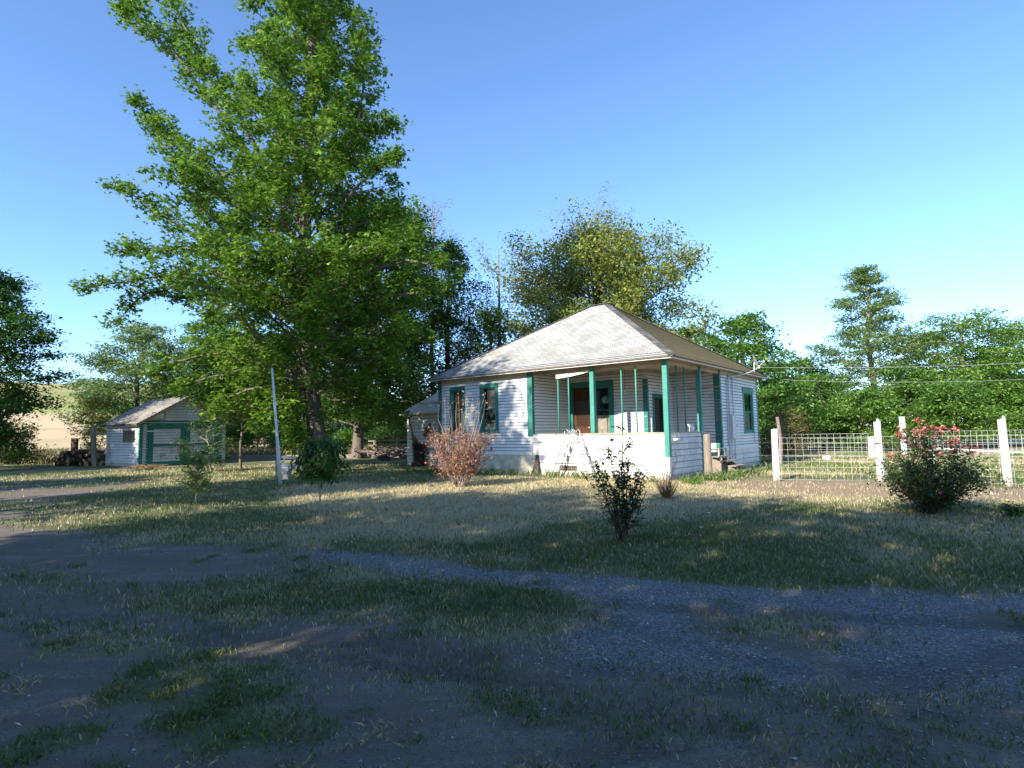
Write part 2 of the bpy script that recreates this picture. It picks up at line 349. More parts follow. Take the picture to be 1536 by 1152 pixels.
# ---------------------------------------------------------------- ground sheet
def axis(c0, c1, st, far0, far1, gr):
    a = list(np.arange(c0, c1, st)); s = st; v = a[-1]
    while v < far1: s *= gr; v += s; a.append(v)
    s = st; v = a[0]; b = []
    while v > far0: s *= gr; v -= s; b.append(v)
    return np.array(b[::-1]+a)
gx = axis(-9, 9, .085, -1500, 1500, 1.05); gy = axis(1.5, 14, .06, -300, 1500, 1.035)
GX, GY = np.meshgrid(gx, gy); fx, fy = GX.ravel(), GY.ravel()
zg, zr_, zd, zb, zf = zones(fx, fy)
V = np.stack([fx, fy, height(fx, fy)], 1)
nx, ny = len(gx), len(gy); I = np.arange(nx*ny).reshape(ny, nx)
Fq = np.stack([I[:-1, :-1].ravel(), I[:-1, 1:].ravel(), I[1:, 1:].ravel(), I[1:, :-1].ravel()], 1)
def groundmat():
    t = NT('yard_ground')
    at_ = {k: t.n('Attribute', attribute_name=k).outputs['Fac'] for k in ('gravel', 'grass', 'dry', 'bed', 'rut')}
    n1 = t.noise(2.2, 8, .7); n2 = t.noise(18, 6, .7); n3 = t.noise(70, 4, .7)
    dirt = t.ramp(t.mix(.5, n1, n2), [(.3, (.22, .185, .15)), (.5, (.31, .26, .215)), (.7, (.40, .34, .285))])
    dirt = t.mix(t.ramp(n3, [(.35, (.45, .45, .45)), (.6, (0, 0, 0))]), dirt, (.05, .042, .036)); dirt = t.mix(t.ramp(t.noise(.9, 5, .65), [(.45, (0, 0, 0)), (.7, (.7, .7, .7))]), dirt, (.10, .095, .06))
    dirt = t.mix(t.ramp(n3, [(.3, (.6, .6, .6)), (.5, (0, 0, 0))]), dirt, (.12, .10, .085)); dirt = t.mix(t.ramp(t.noise(.9, 5, .65), [(.45, (0, 0, 0)), (.7, (.7, .7, .7))]), dirt, (.21, .19, .13))
    streak = t.noise(3, 5, .6, sc=(.22, 2.2, 1)); dirt = t.mix(t.ramp(streak, [(.42, (0, 0, 0)), (.6, (.8, .8, .8))]), dirt, (.20, .165, .135))
    vo = t.n('TexVoronoi', i_Scale=60.); tc = t.n('TexCoord'); t.l(tc.outputs['Object'], vo.inputs[0])
    sep = t.n('SeparateColor'); t.l(vo.outputs['Color'], sep.inputs[0])
    stone = t.ramp(sep.outputs[0], [(.0, (.17, .16, .15)), (.6, (.34, .325, .31)), (.93, (.43, .415, .40)), (1, (.6, .58, .56))])
    grav = t.mix(t.math('MULTIPLY', vo.outputs['Distance'], .9), stone, (.13, .125, .12))
    c = t.mix(t.ramp(t.math('ADD', at_['gravel'], t.math('MULTIPLY', t.math('SUBTRACT', n2, .5), .6)), [(.35, (0, 0, 0)), (.65, (1, 1, 1))]), dirt, grav)
    gr = t.ramp(t.mix(.5, n2, n3), [(.3, (.10, .115, .055)), (.55, (.18, .18, .09)), (.75, (.31, .265, .155))])
    dr = t.ramp(t.mix(.5, n2, n3), [(.3, (.28, .22, .12)), (.55, (.48, .40, .24)), (.75, (.62, .53, .34))])
    v = t.mix(t.ramp(t.math('ADD', at_['dry'], t.math('MULTIPLY', t.math('SUBTRACT', n1, .5), .9)), [(.3, (0, 0, 0)), (.7, (1, 1, 1))]), gr, dr)
    c = t.mix(t.ramp(t.math('ADD', at_['grass'], t.math('MULTIPLY', t.math('SUBTRACT', n2, .5), .9)), [(.35, (0, 0, 0)), (.65, (1, 1, 1))]), c, v)
    wv = t.noise(1., 2, .5, sc=(4, 55, 1))
    c = t.mix(t.math('MULTIPLY', at_['rut'], t.ramp(wv, [(.4, (.35, .35, .35)), (.6, (.8, .8, .8))])), c, (.15, .125, .105))
    c = t.mix(t.math('MULTIPLY', at_['bed'], .6), c, t.ramp(n2, [(.35, (.36, .23, .13)), (.65, (.58, .42, .26))]))
    return t.fin(c, .95, .1, bump=t.mix(.5, n2, n3), bs=1., bd=.035)
ground = npmesh('ground', V, [Fq], groundmat(), smooth=True, attrs=dict(gravel=zg, grass=zr_, dry=zd, bed=zb, rut=ruts(fx, fy)))
tag(ground, kind='structure')

def leaf_mesh(name, C, n, sig, size, mat, parent, wr=.5, up=.6, droop=0., seed=0, shape='kite'):
    """n leaves round every centre in C"""
    rs = np.random.RandomState(seed); C = np.asarray(C)
    P = np.repeat(C, n, axis=0); m = len(P)
    P = P+rs.randn(m, 3)*np.asarray(sig)
    s = size*(.6+.8*rs.rand(m))[:, None]
    N = rs.randn(m, 3); N[:, 2] = np.abs(N[:, 2])+up*2; N /= np.linalg.norm(N, axis=1)[:, None]
    D = rs.randn(m, 3); D[:, 2] -= droop*2; D -= N*(D*N).sum(1)[:, None]; D /= np.linalg.norm(D, axis=1)[:, None]
    S = np.cross(N, D)
    if shape == 'kite':
        V = np.stack([P, P+D*s*.45+S*s*wr*.5+N*s*.08, P+D*s-N*s*.12, P+D*s*.45-S*s*wr*.5+N*s*.08], 1).reshape(-1, 3)
        FS = [np.arange(m)[:, None]*4+np.array([[0, 1, 2, 3]])]
    else:                                            # lobed star leaf
        V = np.stack([P, P+D*s*.25+S*s*.55, P+D*s*.42+S*s*.2, P+D*s-N*s*.1, P+D*s*.42-S*s*.2, P+D*s*.25-S*s*.55], 1).reshape(-1, 3)
        FS = [np.arange(m)[:, None]*6+np.array([[0, 1, 2, 3, 4, 5]])]
    return npmesh(name, V, FS, mat, parent)
# ---------------------------------------------------------------- scattered ground cover
def scatter(n, r0, r1, seed, amax=.86):
    rs = np.random.RandomState(seed)
    r = r0*(r1/r0)**rs.rand(n); a = (rs.rand(n)*2-1)*amax
    return r*np.sin(a), r*np.cos(a), rs
HOUSE = [(5.2, 17.0), (12.5, 25.2), (4.3, 31.), (-3.6, 23.6)]
def blades(name, n, r0, r1, prob, hgt, wid, mat, seed, lean=.5, label=None, cat=None, clump=1, cr=.04):
    x, y, rs = scatter(n, r0, r1, seed)
    p = prob(x, y); k = rs.rand(n) < p
    k &= sdf(x, y, HOUSE) > 0
    x, y = x[k], y[k]
    if clump > 1:
        x = np.repeat(x, clump)+rs.randn(len(x)*clump)*cr; y = np.repeat(y, clump)+rs.randn(len(y)*clump)*cr
    m = len(x); z = height(x, y)
    r = np.hypot(x, y); sc = 1+.02*r
    h = hgt*(.45+.9*rs.rand(m))*sc*np.clip(.45+r/14, .5, 1); w = wid*(.6+.8*rs.rand(m))*(.28+r/11.)
    az = rs.rand(m)*2*pi; la = rs.rand(m)*2*pi; ll = h*lean*(.3+1.2*rs.rand(m))
    dx, dy = np.cos(az)*w, np.sin(az)*w; lx, ly = np.cos(la)*ll, np.sin(la)*ll
    P0 = np.stack([x-dx, y-dy, z-.01], 1); P1 = np.stack([x+dx, y+dy, z-.01], 1)
    P2 = np.stack([x+dx*.6+lx*.4, y+dy*.6+ly*.4, z+h*.6], 1); P3 = np.stack([x+lx, y+ly, z+h], 1)
    V = np.stack([P0, P1, P2, P3], 1).reshape(-1, 3); B = np.arange(m)[:, None]*4
    o = npmesh(name, V, [B+np.array([[0, 1, 2, 3]])], mat)
    return tag(o, label, cat, kind='stuff')
def pz(f): return lambda x, y: f(*zones(x, y), x, y)
blades('lawn_grass', 340000, 2.6, 34, pz(lambda g, r, d, b, fr, x, y: r*(1-.85*d)*np.clip((fbm(x, y, .9, 3, 41)-.25)*3, .25, 1)*(1-.88*fr)), .045, .005, M['bladeg'], 51, label='short green lawn grass around the house', cat='grass')
blades('straw_grass', 260000, 2.6, 34, pz(lambda g, r, d, b, fr, x, y: r*(.12+.8*d)*(1-.8*fr)), .042, .006, M['bladed'], 52, label='dry straw coloured grass blades in the lawn', cat='grass')
blades('grass_tufts', 3600, 2.5, 9, pz(lambda g, r, d, b, fr, x, y: (fr*np.clip((r-.25)*1.2, 0, .6)+.05*(1-g)*(1-fr)+.03*fr)*(1-ruts(x, y))), .038, .0035, M['bladeg'], 53, lean=.8, label='dark green tufts of grass on the bare dirt in front', cat='grass', clump=42, cr=.055)
blades('dead_grass_tufts', 130, 2.5, 9, pz(lambda g, r, d, b, fr, x, y: fr*.5+.03*(1-g)),     .035, .0018, M['bladed'], 54, lean=1.4, label='pale dead grass tufts on the bare dirt in front', cat='grass', clump=34, cr=.07)
blades('wall_weeds', 5000, 15, 24, lambda x, y: (np.abs(sdf(x, y, HOUSE)-.35) < .4)*np.clip((fbm(x, y, 1.5, 3, 61)-.35)*4, 0, 1), .16, .007, M['bladeg'], 55, lean=.6, label='longer weeds along the foot of the house wall', cat='grass', clump=9, cr=.12)
blades('tall_weeds', 14000, 34, 62, lambda x, y: (x/y < -.5)*(y > 37)*(y < 46)*1., .34, .005, M['weed'], 56, lean=.5, label='tall dry weeds below the hill left of the shed', cat='weeds', clump=18, cr=.25)
blades('meadow_weeds', 9000, 36, 62, lambda x, y: (x/y > -.48)*(x/y < -.1)*(y > 40)*np.clip((fbm(x, y, 4, 3, 63)-.3)*4, 0, 1), .3, .005, M['weed'], 57, lean=.5, label='tan meadow grass beyond the timber edging', cat='weeds', clump=12, cr=.3)
blades('field_grass', 9000, 20, 44, lambda x, y: ((x > 8.5)*(fbm(x, y, 3, 3, 65) > .5))*1., .06, .008, M['bladeg'], 58, lean=.6, label='green grass in the field behind the wire fence', cat='grass', clump=8, cr=.2)
x, y, rs = scatter(5200, 2.6, 24, 91, .86)
m = len(x); LC = np.stack([x, y, height(x, y)+.008], 1)
tag(leaf_mesh('leaf_litter', LC, 1, (.02, .02, .003), .022, M['weed'], None, .55, 3., 0, 9), 'scattered fallen dry leaves on the yard', 'leaf litter', kind='stuff')
# gravel stones
x, y, rs = scatter(110000, 2.6, 22, 71, .9)
g_, r_, d_, b_, f_ = zones(x, y)
k = rs.rand(len(x)) < g_**1.3*.6+.022
x, y = x[k], y[k]; m = len(x)
O6 = np.array([(1, 0, 0), (-1, 0, 0), (0, 1, 0), (0, -1, 0), (0, 0, 1), (0, 0, -1)], float)
T8 = np.array([(0, 2, 4), (2, 1, 4), (1, 3, 4), (3, 0, 4), (2, 0, 5), (1, 2, 5), (3, 1, 5), (0, 3, 5)])
sz = (.0035+.0085*rs.rand(m)**3.5)*(1+.05*np.hypot(x, y))
Vs = O6[None]*sz[:, None, None]*(.6+.8*rs.rand(m, 6, 1)); Vs[:, :, 2] *= .6
aa = rs.rand(m)*pi; ca, sa = np.cos(aa)[:, None], np.sin(aa)[:, None]
Vs = np.stack([Vs[:, :, 0]*ca-Vs[:, :, 1]*sa+x[:, None], Vs[:, :, 0]*sa+Vs[:, :, 1]*ca+y[:, None], Vs[:, :, 2]+(height(x, y)+.002)[:, None]], 2)
t = NT('gravel_stone'); gg = t.n('NewGeometry')
mg = t.fin(t.ramp(gg.outputs['Random Per Island'], [(0, (.17, .165, .16)), (.55, (.34, .33, .32)), (.9, (.45, .43, .415)), (1, (.72, .70, .67))]), .85, .2)
tag(npmesh('gravel_stones', Vs.reshape(-1, 3), [(np.arange(m)[:, None, None]*6+T8[None]).reshape(-1, 3)], mg), 'loose blue grey gravel on the drive', 'gravel', kind='stuff')

# ---------------------------------------------------------------- hill
hx = np.linspace(-330, 160, 110); hy = np.linspace(62, 420, 90); HX, HY = np.meshgrid(hx, hy)
top = np.interp(HX, [-330, -230, -140, -60, 20, 90, 160], [24, 23, 21, 16, 9, 3, -2])
tt = np.clip((HY-64)/150, 0, 1); HZ = -2.5+top*(tt*tt*(3-2*tt))+(fbm(HX, HY, 40, 4, 5)-.5)*4*tt+2.3*np.clip((HY-64)/20, 0, 1)
I = np.arange(HX.size).reshape(HX.shape)
t = NT('hill_field'); tc = t.n('TexCoord'); sx = t.n('SeparateXYZ'); t.l(tc.outputs['Object'], sx.inputs[0])
zz = t.math('ADD', t.math('MULTIPLY', sx.outputs[2], .05), t.math('MULTIPLY', t.math('SUBTRACT', t.noise(.03, 4), .5), .35))
c = t.ramp(zz, [(.0, (.52, .39, .22)), (.36, (.60, .44, .28)), (.42, (.28, .31, .11)), (.55, (.42, .39, .16)), (.68, (.26, .27, .10)), (.95, (.42, .36, .18))])
c = t.mix(t.ramp(t.noise(.12, 8, .75, sc=(.25, 1, 1)), [(.42, (0, 0, 0)), (.7, (.55, .55, .55))]), c, (.16, .14, .06))
hill = npmesh('hill', np.stack([HX.ravel(), HY.ravel(), HZ.ravel()], 1), [np.stack([I[:-1, :-1].ravel(), I[:-1, 1:].ravel(), I[1:, 1:].ravel(), I[1:, :-1].ravel()], 1)], t.fin(c, .95, .05), smooth=True)
tag(hill, kind='structure')

# ---------------------------------------------------------------- leaves and trees
def crook(p, q, n, amt, rnd, arch=0.):
    p, q = np.array(p, float), np.array(q, float); L = np.linalg.norm(q-p); pts = []
    for i in range(n+1):
        t = i/n; c = p+(q-p)*t; c[2] += arch*L*sin(pi*t)
        if 0 < i < n: c += np.array([rnd.gauss(0, 1), rnd.gauss(0, 1), rnd.gauss(0, .6)])*amt*L
        pts.append(c)
    return pts
def along(pts, t):
    f = t*(len(pts)-1); i = min(int(f), len(pts)-2); return pts[i]+(pts[i+1]-pts[i])*(f-i)
def make_tree(name, base, trunk, prof, nl, label, cat, leaf, bark, z0=.25, r0=.25, nleaf=10, lsize=.14, sig=(.25, .25, .18), rise=.35, seed=0, spray=1., wr=.5, extra=(), group=None, droop=0., up=.6, shape='kite', sec=.45, bare=0., tipn=3, flat=.5, arch=.05, twigr=1.):
    """trunk: list of (dx,dy,z); prof: [(height fraction, radius)]"""
    rnd = random.Random(seed); root = thing(name, base, 0, label, cat, group)
    T = [np.array(p, float) for p in trunk]; Ht = T[-1][2]
    tb = MB(); N = len(T); tb.tube([T[0]-np.array([0, 0, .2])]+T, [r0*1.45]+[r0*(1.15 if i == 0 else 1)*(1-i/(N-.4))**.75 for i in range(N)], 10)
    cen = []
    def zfind(z):
        for i in range(N-1):
            if T[i+1][2] >= z:
                f = (z-T[i][2])/(T[i+1][2]-T[i][2]); return T[i]+(T[i+1]-T[i])*f
        return T[-1].copy()
    def limb(pts, r, leafed=1., rad=None):
        L = sum(np.linalg.norm(pts[i+1]-pts[i]) for i in range(len(pts)-1))
        tb.tube(pts, [max(.012, r*(1-.85*i/(len(pts)-1)))*1. for i in range(len(pts))], 5, False)
        n2 = max(4, int(L/sec)); ax = pts[-1]-pts[0]; ax /= np.linalg.norm(ax)+1e-9
        for j in range(n2):
            t = .22+.78*(j+rnd.random())/n2; p = along(pts, min(t, 1))
            d = np.array([rnd.gauss(0, 1), rnd.gauss(0, 1), rnd.gauss(0, flat)+.15]); d -= ax*(d@ax)*.6; d += ax*.6; d /= np.linalg.norm(d)
            l2 = (rad or min(.36*L, 1.9))*(1.15-.6*t)*(.5+.8*rnd.random())*spray
            q = p+d*l2
            sp = crook(p, q, 3, .07, rnd)
            tb.tube(sp, [max(.008, r*.28)*twigr, .01*twigr, .007*twigr, .004*twigr], 3, False)
            if rnd.random() > bare:
                for k in range(tipn): cen.append(along(sp, 1-.75*rnd.random()**1.3*(k > 0)))
        cen.append(pts[-1])
    for i in range(nl):
        fz = z0+(1-z0)*((i+.5*rnd.random())/nl); R = np.interp(fz, [a for a, b in prof], [b for a, b in prof])*(.7+.45*rnd.random())
        az = i*2.39996+rnd.gauss(0, .3)
        p = zfind(max(fz*Ht-R*rise*.8, Ht*.12)); c = zfind(fz*Ht)
        q = np.array([c[0]+cos(az)*R, c[1]+sin(az)*R, fz*Ht+R*rise*(rnd.random()-.15)])
        limb(crook(p, q, 4, .045, rnd, arch), max(.02, r0*.25*(1-fz*.75)))
    for e in extra:                                   # (height on trunk, points in world, radius, leaf radius)
        pts = [zfind(e[0])]+[np.array(p)-np.array(base) for p in e[1]]
        fine = [pts[0]]
        for a, b in zip(pts[:-1], pts[1:]):
            for q in crook(a, b, 3, .03, rnd)[1:]: fine.append(q)
        limb(fine, e[2], rad=e[3])
    tb.build('trunk', M[bark], root, smooth=True)
    if nleaf: leaf_mesh('crown', cen, nleaf, sig, lsize, M[leaf], root, wr, up, droop, seed, shape)
    return root, len(cen)

def base(px, Y, z=0): p = at(px, 650, Y); return np.array([p[0], Y, z])
# the big sweetgum
B = base(478, 23.5)
def W(px, py, dy=0.): return at(px, py, 23.5+dy)
tr = [(0, 0, 0)]+[tuple(W(px, py)-B) for px, py in ((474, 640), (462, 560), (455, 450), (458, 330), (464, 210), (468, 90), (470, -20), (470, -110), (468, -170))]
ex = []
for h, P, rr, lr in [
    (9.0, [(380, 250), (315, 150), (262, 80), (215, 40), (185, 5)], .13, 1.0), (9.6, [(390, 230), (330, 130), (290, 60), (250, -20)], .12, .9),
    (8.2, [(390, 300), (325, 255), (260, 205), (200, 152)], .12, .8), (7.6, [(390, 330), (320, 290), (262, 235), (230, 185)], .1, .8), (7.2, [(390, 350), (330, 330), (290, 290)], .09, 1.0),
    (7., [(400, 400), (310, 360), (235, 320), (172, 272)], .12, .7), (6.8, [(380, 420), (300, 375), (230, 372), (170, 378)], .1, .65),
    (6.4, [(400, 440), (310, 400), (215, 418), (125, 432)], .12, .75), (6.1, [(390, 450), (290, 425), (220, 440), (172, 485)], .1, .65), (5.8, [(400, 460), (320, 440), (260, 450)], .1, .7),
    (11., [(500, 260), (535, 190), (545, 110), (540, 40)], .12, 1.1), (8.4, [(520, 300), (560, 250), (595, 235)], .1, .8), (9.4, [(520, 240), (560, 200), (592, 190)], .08, .7),
    (7.5, [(520, 350), (570, 320), (598, 330)], .1, .9), (6.5, [(540, 410), (610, 390), (665, 400)], .12, 1.1), (5.8, [(540, 450), (620, 440), (685, 430)], .12, 1.1), (5.4, [(530, 500), (600, 500), (650, 510)], .12, 1.2),
    (4.2, [(420, 560), (360, 555), (300, 570), (262, 585)], .12, .75), (4.0, [(420, 580), (370, 585), (330, 600), (315, 620)], .1, .7), (4.0, [(430, 590), (400, 600), (370, 620)], .1, .7), (4.4, [(400, 550), (330, 530), (250, 545), (230, 565)], .1, .7),
    (4.0, [(450, 590), (435, 620), (425, 635)], .08, .6), (3.2, [(452, 630), (440, 650), (455, 665)], .07, .6), (4.6, [(520, 560), (570, 560), (620, 590)], .1, 1.), (4.6, [(520, 540), (590, 540), (640, 545)], .1, 1.1), (4., [(500, 600), (540, 600), (560, 610)], .08, .9)]:
    dy = {0: 0}.get(0); k = len(ex)
    ex.append((h, [W(px, py, ((k*37) % 7-3)*.45*(i+1)/len(P)) for i, (px, py) in enumerate(P)], rr, lr))
for h, P, rr, lr in [(5.6, [(472, 500, -1.5), (482, 515, -2.6), (492, 548, -3.)], .05, .8), (6.2, [(455, 470, -1.4), (440, 510, -2.4), (432, 552, -2.8)], .05, .8), (6.8, [(462, 440, -1.6), (452, 470, -2.8), (458, 512, -3.2)], .05, .9),
    (7.6, [(475, 400, -1.8), (495, 430, -3.), (510, 470, -3.2)], .05, .9), (7.2, [(440, 400, -1.6), (410, 430, -2.6), (395, 480, -2.8)], .05, .9), (5., [(500, 560, -.8), (530, 580, -1.2), (555, 610, -1.4)], .06, .9), (4.6, [(510, 580, .8), (560, 600, 1.2), (600, 625, 1.2)], .06, .9), (4.4, [(430, 590, -.8), (400, 615, -1.2), (385, 640, -1.4)], .05, .7)]:
    ex.append((h, [W(*p) for p in P], rr, lr))
big, nc = make_tree('sweetgum_tree', B, tr, [(.12, 3.6), (.22, 4.6), (.36, 4.6), (.46, 3.9), (.55, 2.9), (.65, 2.4), (.8, 2.2), (1, 1.2)], 112, 'very tall bright green tree left of the house, crown cut off by the picture top', 'tree', 'gum', 'bark',
    z0=.15, r0=.37, nleaf=17, lsize=.17, sig=(.18, .18, .15), rise=.55, seed=3, extra=ex, shape='star', sec=.36, tipn=4, flat=.7)
print('big clumps', nc)
def T2(h, lean=(0, 0), n=5, j=.12, seed=0):
    r = random.Random(seed); return [(0, 0, 0)]+[(lean[0]*i/n+r.gauss(0, j), lean[1]*i/n+r.gauss(0, j), h*i/n) for i in range(1, n+1)]
def tree(name, px, Y, ytop, prof, nl, label, leaf, bark='bark', cat='tree', lean=(0, 0), **k):
    b = base(px, Y); hor = at(px, ytop, Y)[2]
    return make_tree(name, b, T2(hor, lean, seed=k.get('seed', 0)), prof, nl, label, cat, leaf, bark, **k)[0]
L_ = dict(sig=(.36, .36, .13), flat=.3, wr=.5, lsize=.21, nleaf=20, rise=.3, up=.5, tipn=4)
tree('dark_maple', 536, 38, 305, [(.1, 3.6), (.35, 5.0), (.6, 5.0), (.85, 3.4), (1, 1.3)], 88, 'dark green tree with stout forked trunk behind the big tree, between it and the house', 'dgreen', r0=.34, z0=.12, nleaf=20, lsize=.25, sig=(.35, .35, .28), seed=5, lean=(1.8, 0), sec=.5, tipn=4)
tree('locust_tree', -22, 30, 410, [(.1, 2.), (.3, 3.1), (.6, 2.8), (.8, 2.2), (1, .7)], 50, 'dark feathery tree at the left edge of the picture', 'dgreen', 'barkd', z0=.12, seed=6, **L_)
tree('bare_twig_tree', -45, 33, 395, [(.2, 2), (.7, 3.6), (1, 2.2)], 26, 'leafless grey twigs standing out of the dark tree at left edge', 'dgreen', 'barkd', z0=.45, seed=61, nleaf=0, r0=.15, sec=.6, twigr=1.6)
tree('locust_tree', 205, 42, 490, [(.1, 2.6), (.4, 4.4), (.7, 3.4), (1, 1.)], 44, 'feathery green tree standing right behind the shed', 'blocust', z0=.15, seed=7, **L_)
tree('locust_tree', 330, 52, 468, [(.1, 4), (.4, 5), (.7, 4.2), (1, 1.2)], 44, 'pale green tree seen below the big crown, right of the shed', 'hedge', z0=.12, seed=8, **dict(L_, lsize=.24))
tree('locust_tree', 425, 50, 500, [(.1, 4), (.4, 4.5), (.7, 3.2), (1, 1.2)], 40, 'light green tree in the gap behind the white pole', 'hedge', z0=.1, seed=9, **dict(L_, lsize=.24))
tree('yellow_shrub', 140, 36, 598, [(.2, .8), (.6, 1.1), (1, .5)], 14, 'yellow green upright shrub backlit beside the shed and log pile', 'yellow', cat='shrub', z0=.2, seed=10, r0=.04, nleaf=11, lsize=.16, sig=(.14, .14, .2), rise=.9, sec=.3, tipn=3)
tree('olive_tree', 905, 39, 352, [(.2, 4.), (.45, 7.0), (.65, 6.7), (.85, 4.8), (1, 1.6)], 90, 'broad yellow olive tree rising behind the roof of the house', 'olive', 'barkd', z0=.3, r0=.45, nleaf=16, lsize=.22, sig=(.4, .4, .32), seed=11, rise=.5, sec=.5, tipn=4, twigr=1.3, bare=.05, up=.2)
tree('bare_twig_tree', 895, 40, 326, [(.5, 2.5), (.8, 4.), (1, 1.8)], 34, 'thin leafless mauve twigs sticking out above the olive tree', 'olive', 'barkp', z0=.6, seed=12, nleaf=2, r0=.18, sec=.45, twigr=1.5, rise=1.2, lsize=.12, bare=.5)
tree('bare_twig_tree', 650, 45, 308, [(.5, 1.6), (.8, 2.0), (1, 1.4)], 30, 'tall broom of bare mauve twigs right of the big tree', 'olive', 'barkp', z0=.55, seed=13, nleaf=2, r0=.2, sec=.4, twigr=1.5, rise=1.8, lsize=.14, bare=.6)
tree('bare_twig_tree', 752, 44, 372, [(.4, 2.), (.8, 2.8), (1, 1.6)], 26, 'half dead tree with bare twigs left of the olive tree', 'olive', 'barkp', z0=.4, seed=14, nleaf=4, r0=.2, sec=.45, twigr=1.6, rise=1., lsize=.18, bare=.5)
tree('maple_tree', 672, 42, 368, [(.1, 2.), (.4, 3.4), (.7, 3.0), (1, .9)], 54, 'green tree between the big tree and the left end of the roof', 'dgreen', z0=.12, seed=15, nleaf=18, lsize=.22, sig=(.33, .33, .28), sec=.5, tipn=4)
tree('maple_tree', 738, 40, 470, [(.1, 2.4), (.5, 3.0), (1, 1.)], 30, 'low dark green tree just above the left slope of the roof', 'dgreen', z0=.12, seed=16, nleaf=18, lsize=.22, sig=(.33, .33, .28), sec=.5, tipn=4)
tree('locust_tree', 1118, 33, 478, [(.1, 2.6), (.4, 3.4), (.7, 2.6), (1, .7)], 40, 'feathery green tree behind the right end of the house', 'hedge', z0=.1, seed=17, **L_)
tree('locust_tree', 1045, 37, 492, [(.1, 2.6), (.4, 3.4), (.7, 2.8), (1, .9)], 30, 'dark feathery tree half hidden by the right roof slope', 'locust', z0=.1, seed=18, **L_)
tree('locust_tree', 1200, 48, 545, [(.1, 4), (.5, 4.), (1, 1.4)], 32, 'low pale tree in the dip between the house and the tall pointed tree', 'hedge', z0=.1, seed=19, **dict(L_, lsize=.24))
tree('tall_locust_tree', 1312, 46, 402, [(.1, 5.5), (.34, 5.6), (.48, 4.8), (.58, 3.2), (.66, 2.2), (.78, 2.6), (.88, 1.4), (1, .4)], 64, 'tallest pointed tree with layered branches above the wire fence', 'blocust', 'barkp', z0=.1, seed=20, r0=.3, **dict(L_, lsize=.2, sig=(.42, .42, .1), nleaf=22))
tree('locust_tree', 1452, 43, 478, [(.1, 5.), (.4, 5.2), (.65, 4.2), (.85, 4.), (1, 2.)], 60, 'broad bright green tree behind the flowering rose bush', 'locust', 'barkp', z0=.1, seed=21, **dict(L_, sig=(.45, .45, .09), nleaf=15))
tree('locust_tree', 1560, 46, 492, [(.1, 5.), (.4, 5.), (.62, 4.4), (.8, 3.4), (1, 1.4)], 54, 'broad bright green tree at the right edge of the picture', 'locust', 'barkp', z0=.1, seed=22, **dict(L_, sig=(.45, .45, .09), nleaf=15))
hb = [(1175, 38, 592, 'leftmost of the dense bushes, by the house corner'), (1235, 41, 566, 'dense bush second from the house in the hedge line'), (1300, 37, 590, 'dense bush below the tall pointed tree'), (1365, 41, 552, 'dense bush just left of the rose bush, beyond the fence'),
      (1430, 37, 578, 'dense bush straight behind the rose bush, beyond the fence'), (1500, 40, 545, 'dense bush behind the rightmost white fence post'), (1570, 39, 562, 'dense bush cut by the right edge of the picture')]
for i, (px, Y, yt, lab) in enumerate(hb):
    tree('hedge_bush', px, Y, yt, [(.05, 2.2), (.4, 2.6), (.75, 2.), (1, .8)], 34, 'bright green '+lab, 'hedge', 'barkd', cat='bush', group='bushes in a line beyond the field', z0=.04, seed=30+i, r0=.1, **dict(L_, nleaf=13, sig=(.38, .38, .12), arch=.12, droop=.3))
tree('dry_bush', 1172, 27, 618, [(.1, .9), (.5, 1.15), (1, .6)], 22, 'round brownish green bush behind the right corner of the house', 'drybush', 'stem', cat='bush', z0=.08, r0=.05, nleaf=14, lsize=.09, sig=(.14, .14, .14), seed=40, sec=.25, tipn=4)
for i, (px, Y, yt, r, leaf, lab) in enumerate([(352, 47, 640, 1.6, 'hedge', 'yellow green bush beyond the low rail fence'), (440, 42, 638, 1.5, 'hedge', 'green bush behind the wooden gate post and white pole'), (512, 44, 650, 1.0, 'hedge', 'small bush in front of the blue trailer'), (590, 46, 640, 2.2, 'dgreen', 'dark bush behind the brush pile'), (-5, 33, 640, 2., 'dgreen', 'dark bush at the foot of the left edge tree')]):
    tree('bush', px, Y, yt, [(.1, r*.8), (.5, r), (1, r*.5)], 20, lab, leaf, 'stem', cat='bush', z0=.08, r0=.05, nleaf=14, lsize=.16, sig=(.22, .22, .18), seed=45+i, sec=.35, tipn=4)
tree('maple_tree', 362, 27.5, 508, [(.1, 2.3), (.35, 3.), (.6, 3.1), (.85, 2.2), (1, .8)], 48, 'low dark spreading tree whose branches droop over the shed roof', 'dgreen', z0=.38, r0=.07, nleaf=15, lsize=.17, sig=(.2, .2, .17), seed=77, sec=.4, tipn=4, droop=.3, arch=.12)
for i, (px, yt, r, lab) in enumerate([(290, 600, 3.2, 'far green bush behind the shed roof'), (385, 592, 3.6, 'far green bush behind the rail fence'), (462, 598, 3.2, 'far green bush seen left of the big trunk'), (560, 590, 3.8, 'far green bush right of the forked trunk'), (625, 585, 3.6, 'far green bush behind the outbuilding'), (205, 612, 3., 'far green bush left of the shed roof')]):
    tree('bush', px, 58+i % 3, yt, [(.05, r*.9), (.5, r), (1, r*.45)], 26, lab, 'hedge' if i % 2 else 'dgreen', 'stem', cat='bush', group='far bushes along the meadow', z0=.04, r0=.08, nleaf=18, lsize=.26, sig=(.4, .4, .3), seed=145+i, sec=.55, tipn=4)
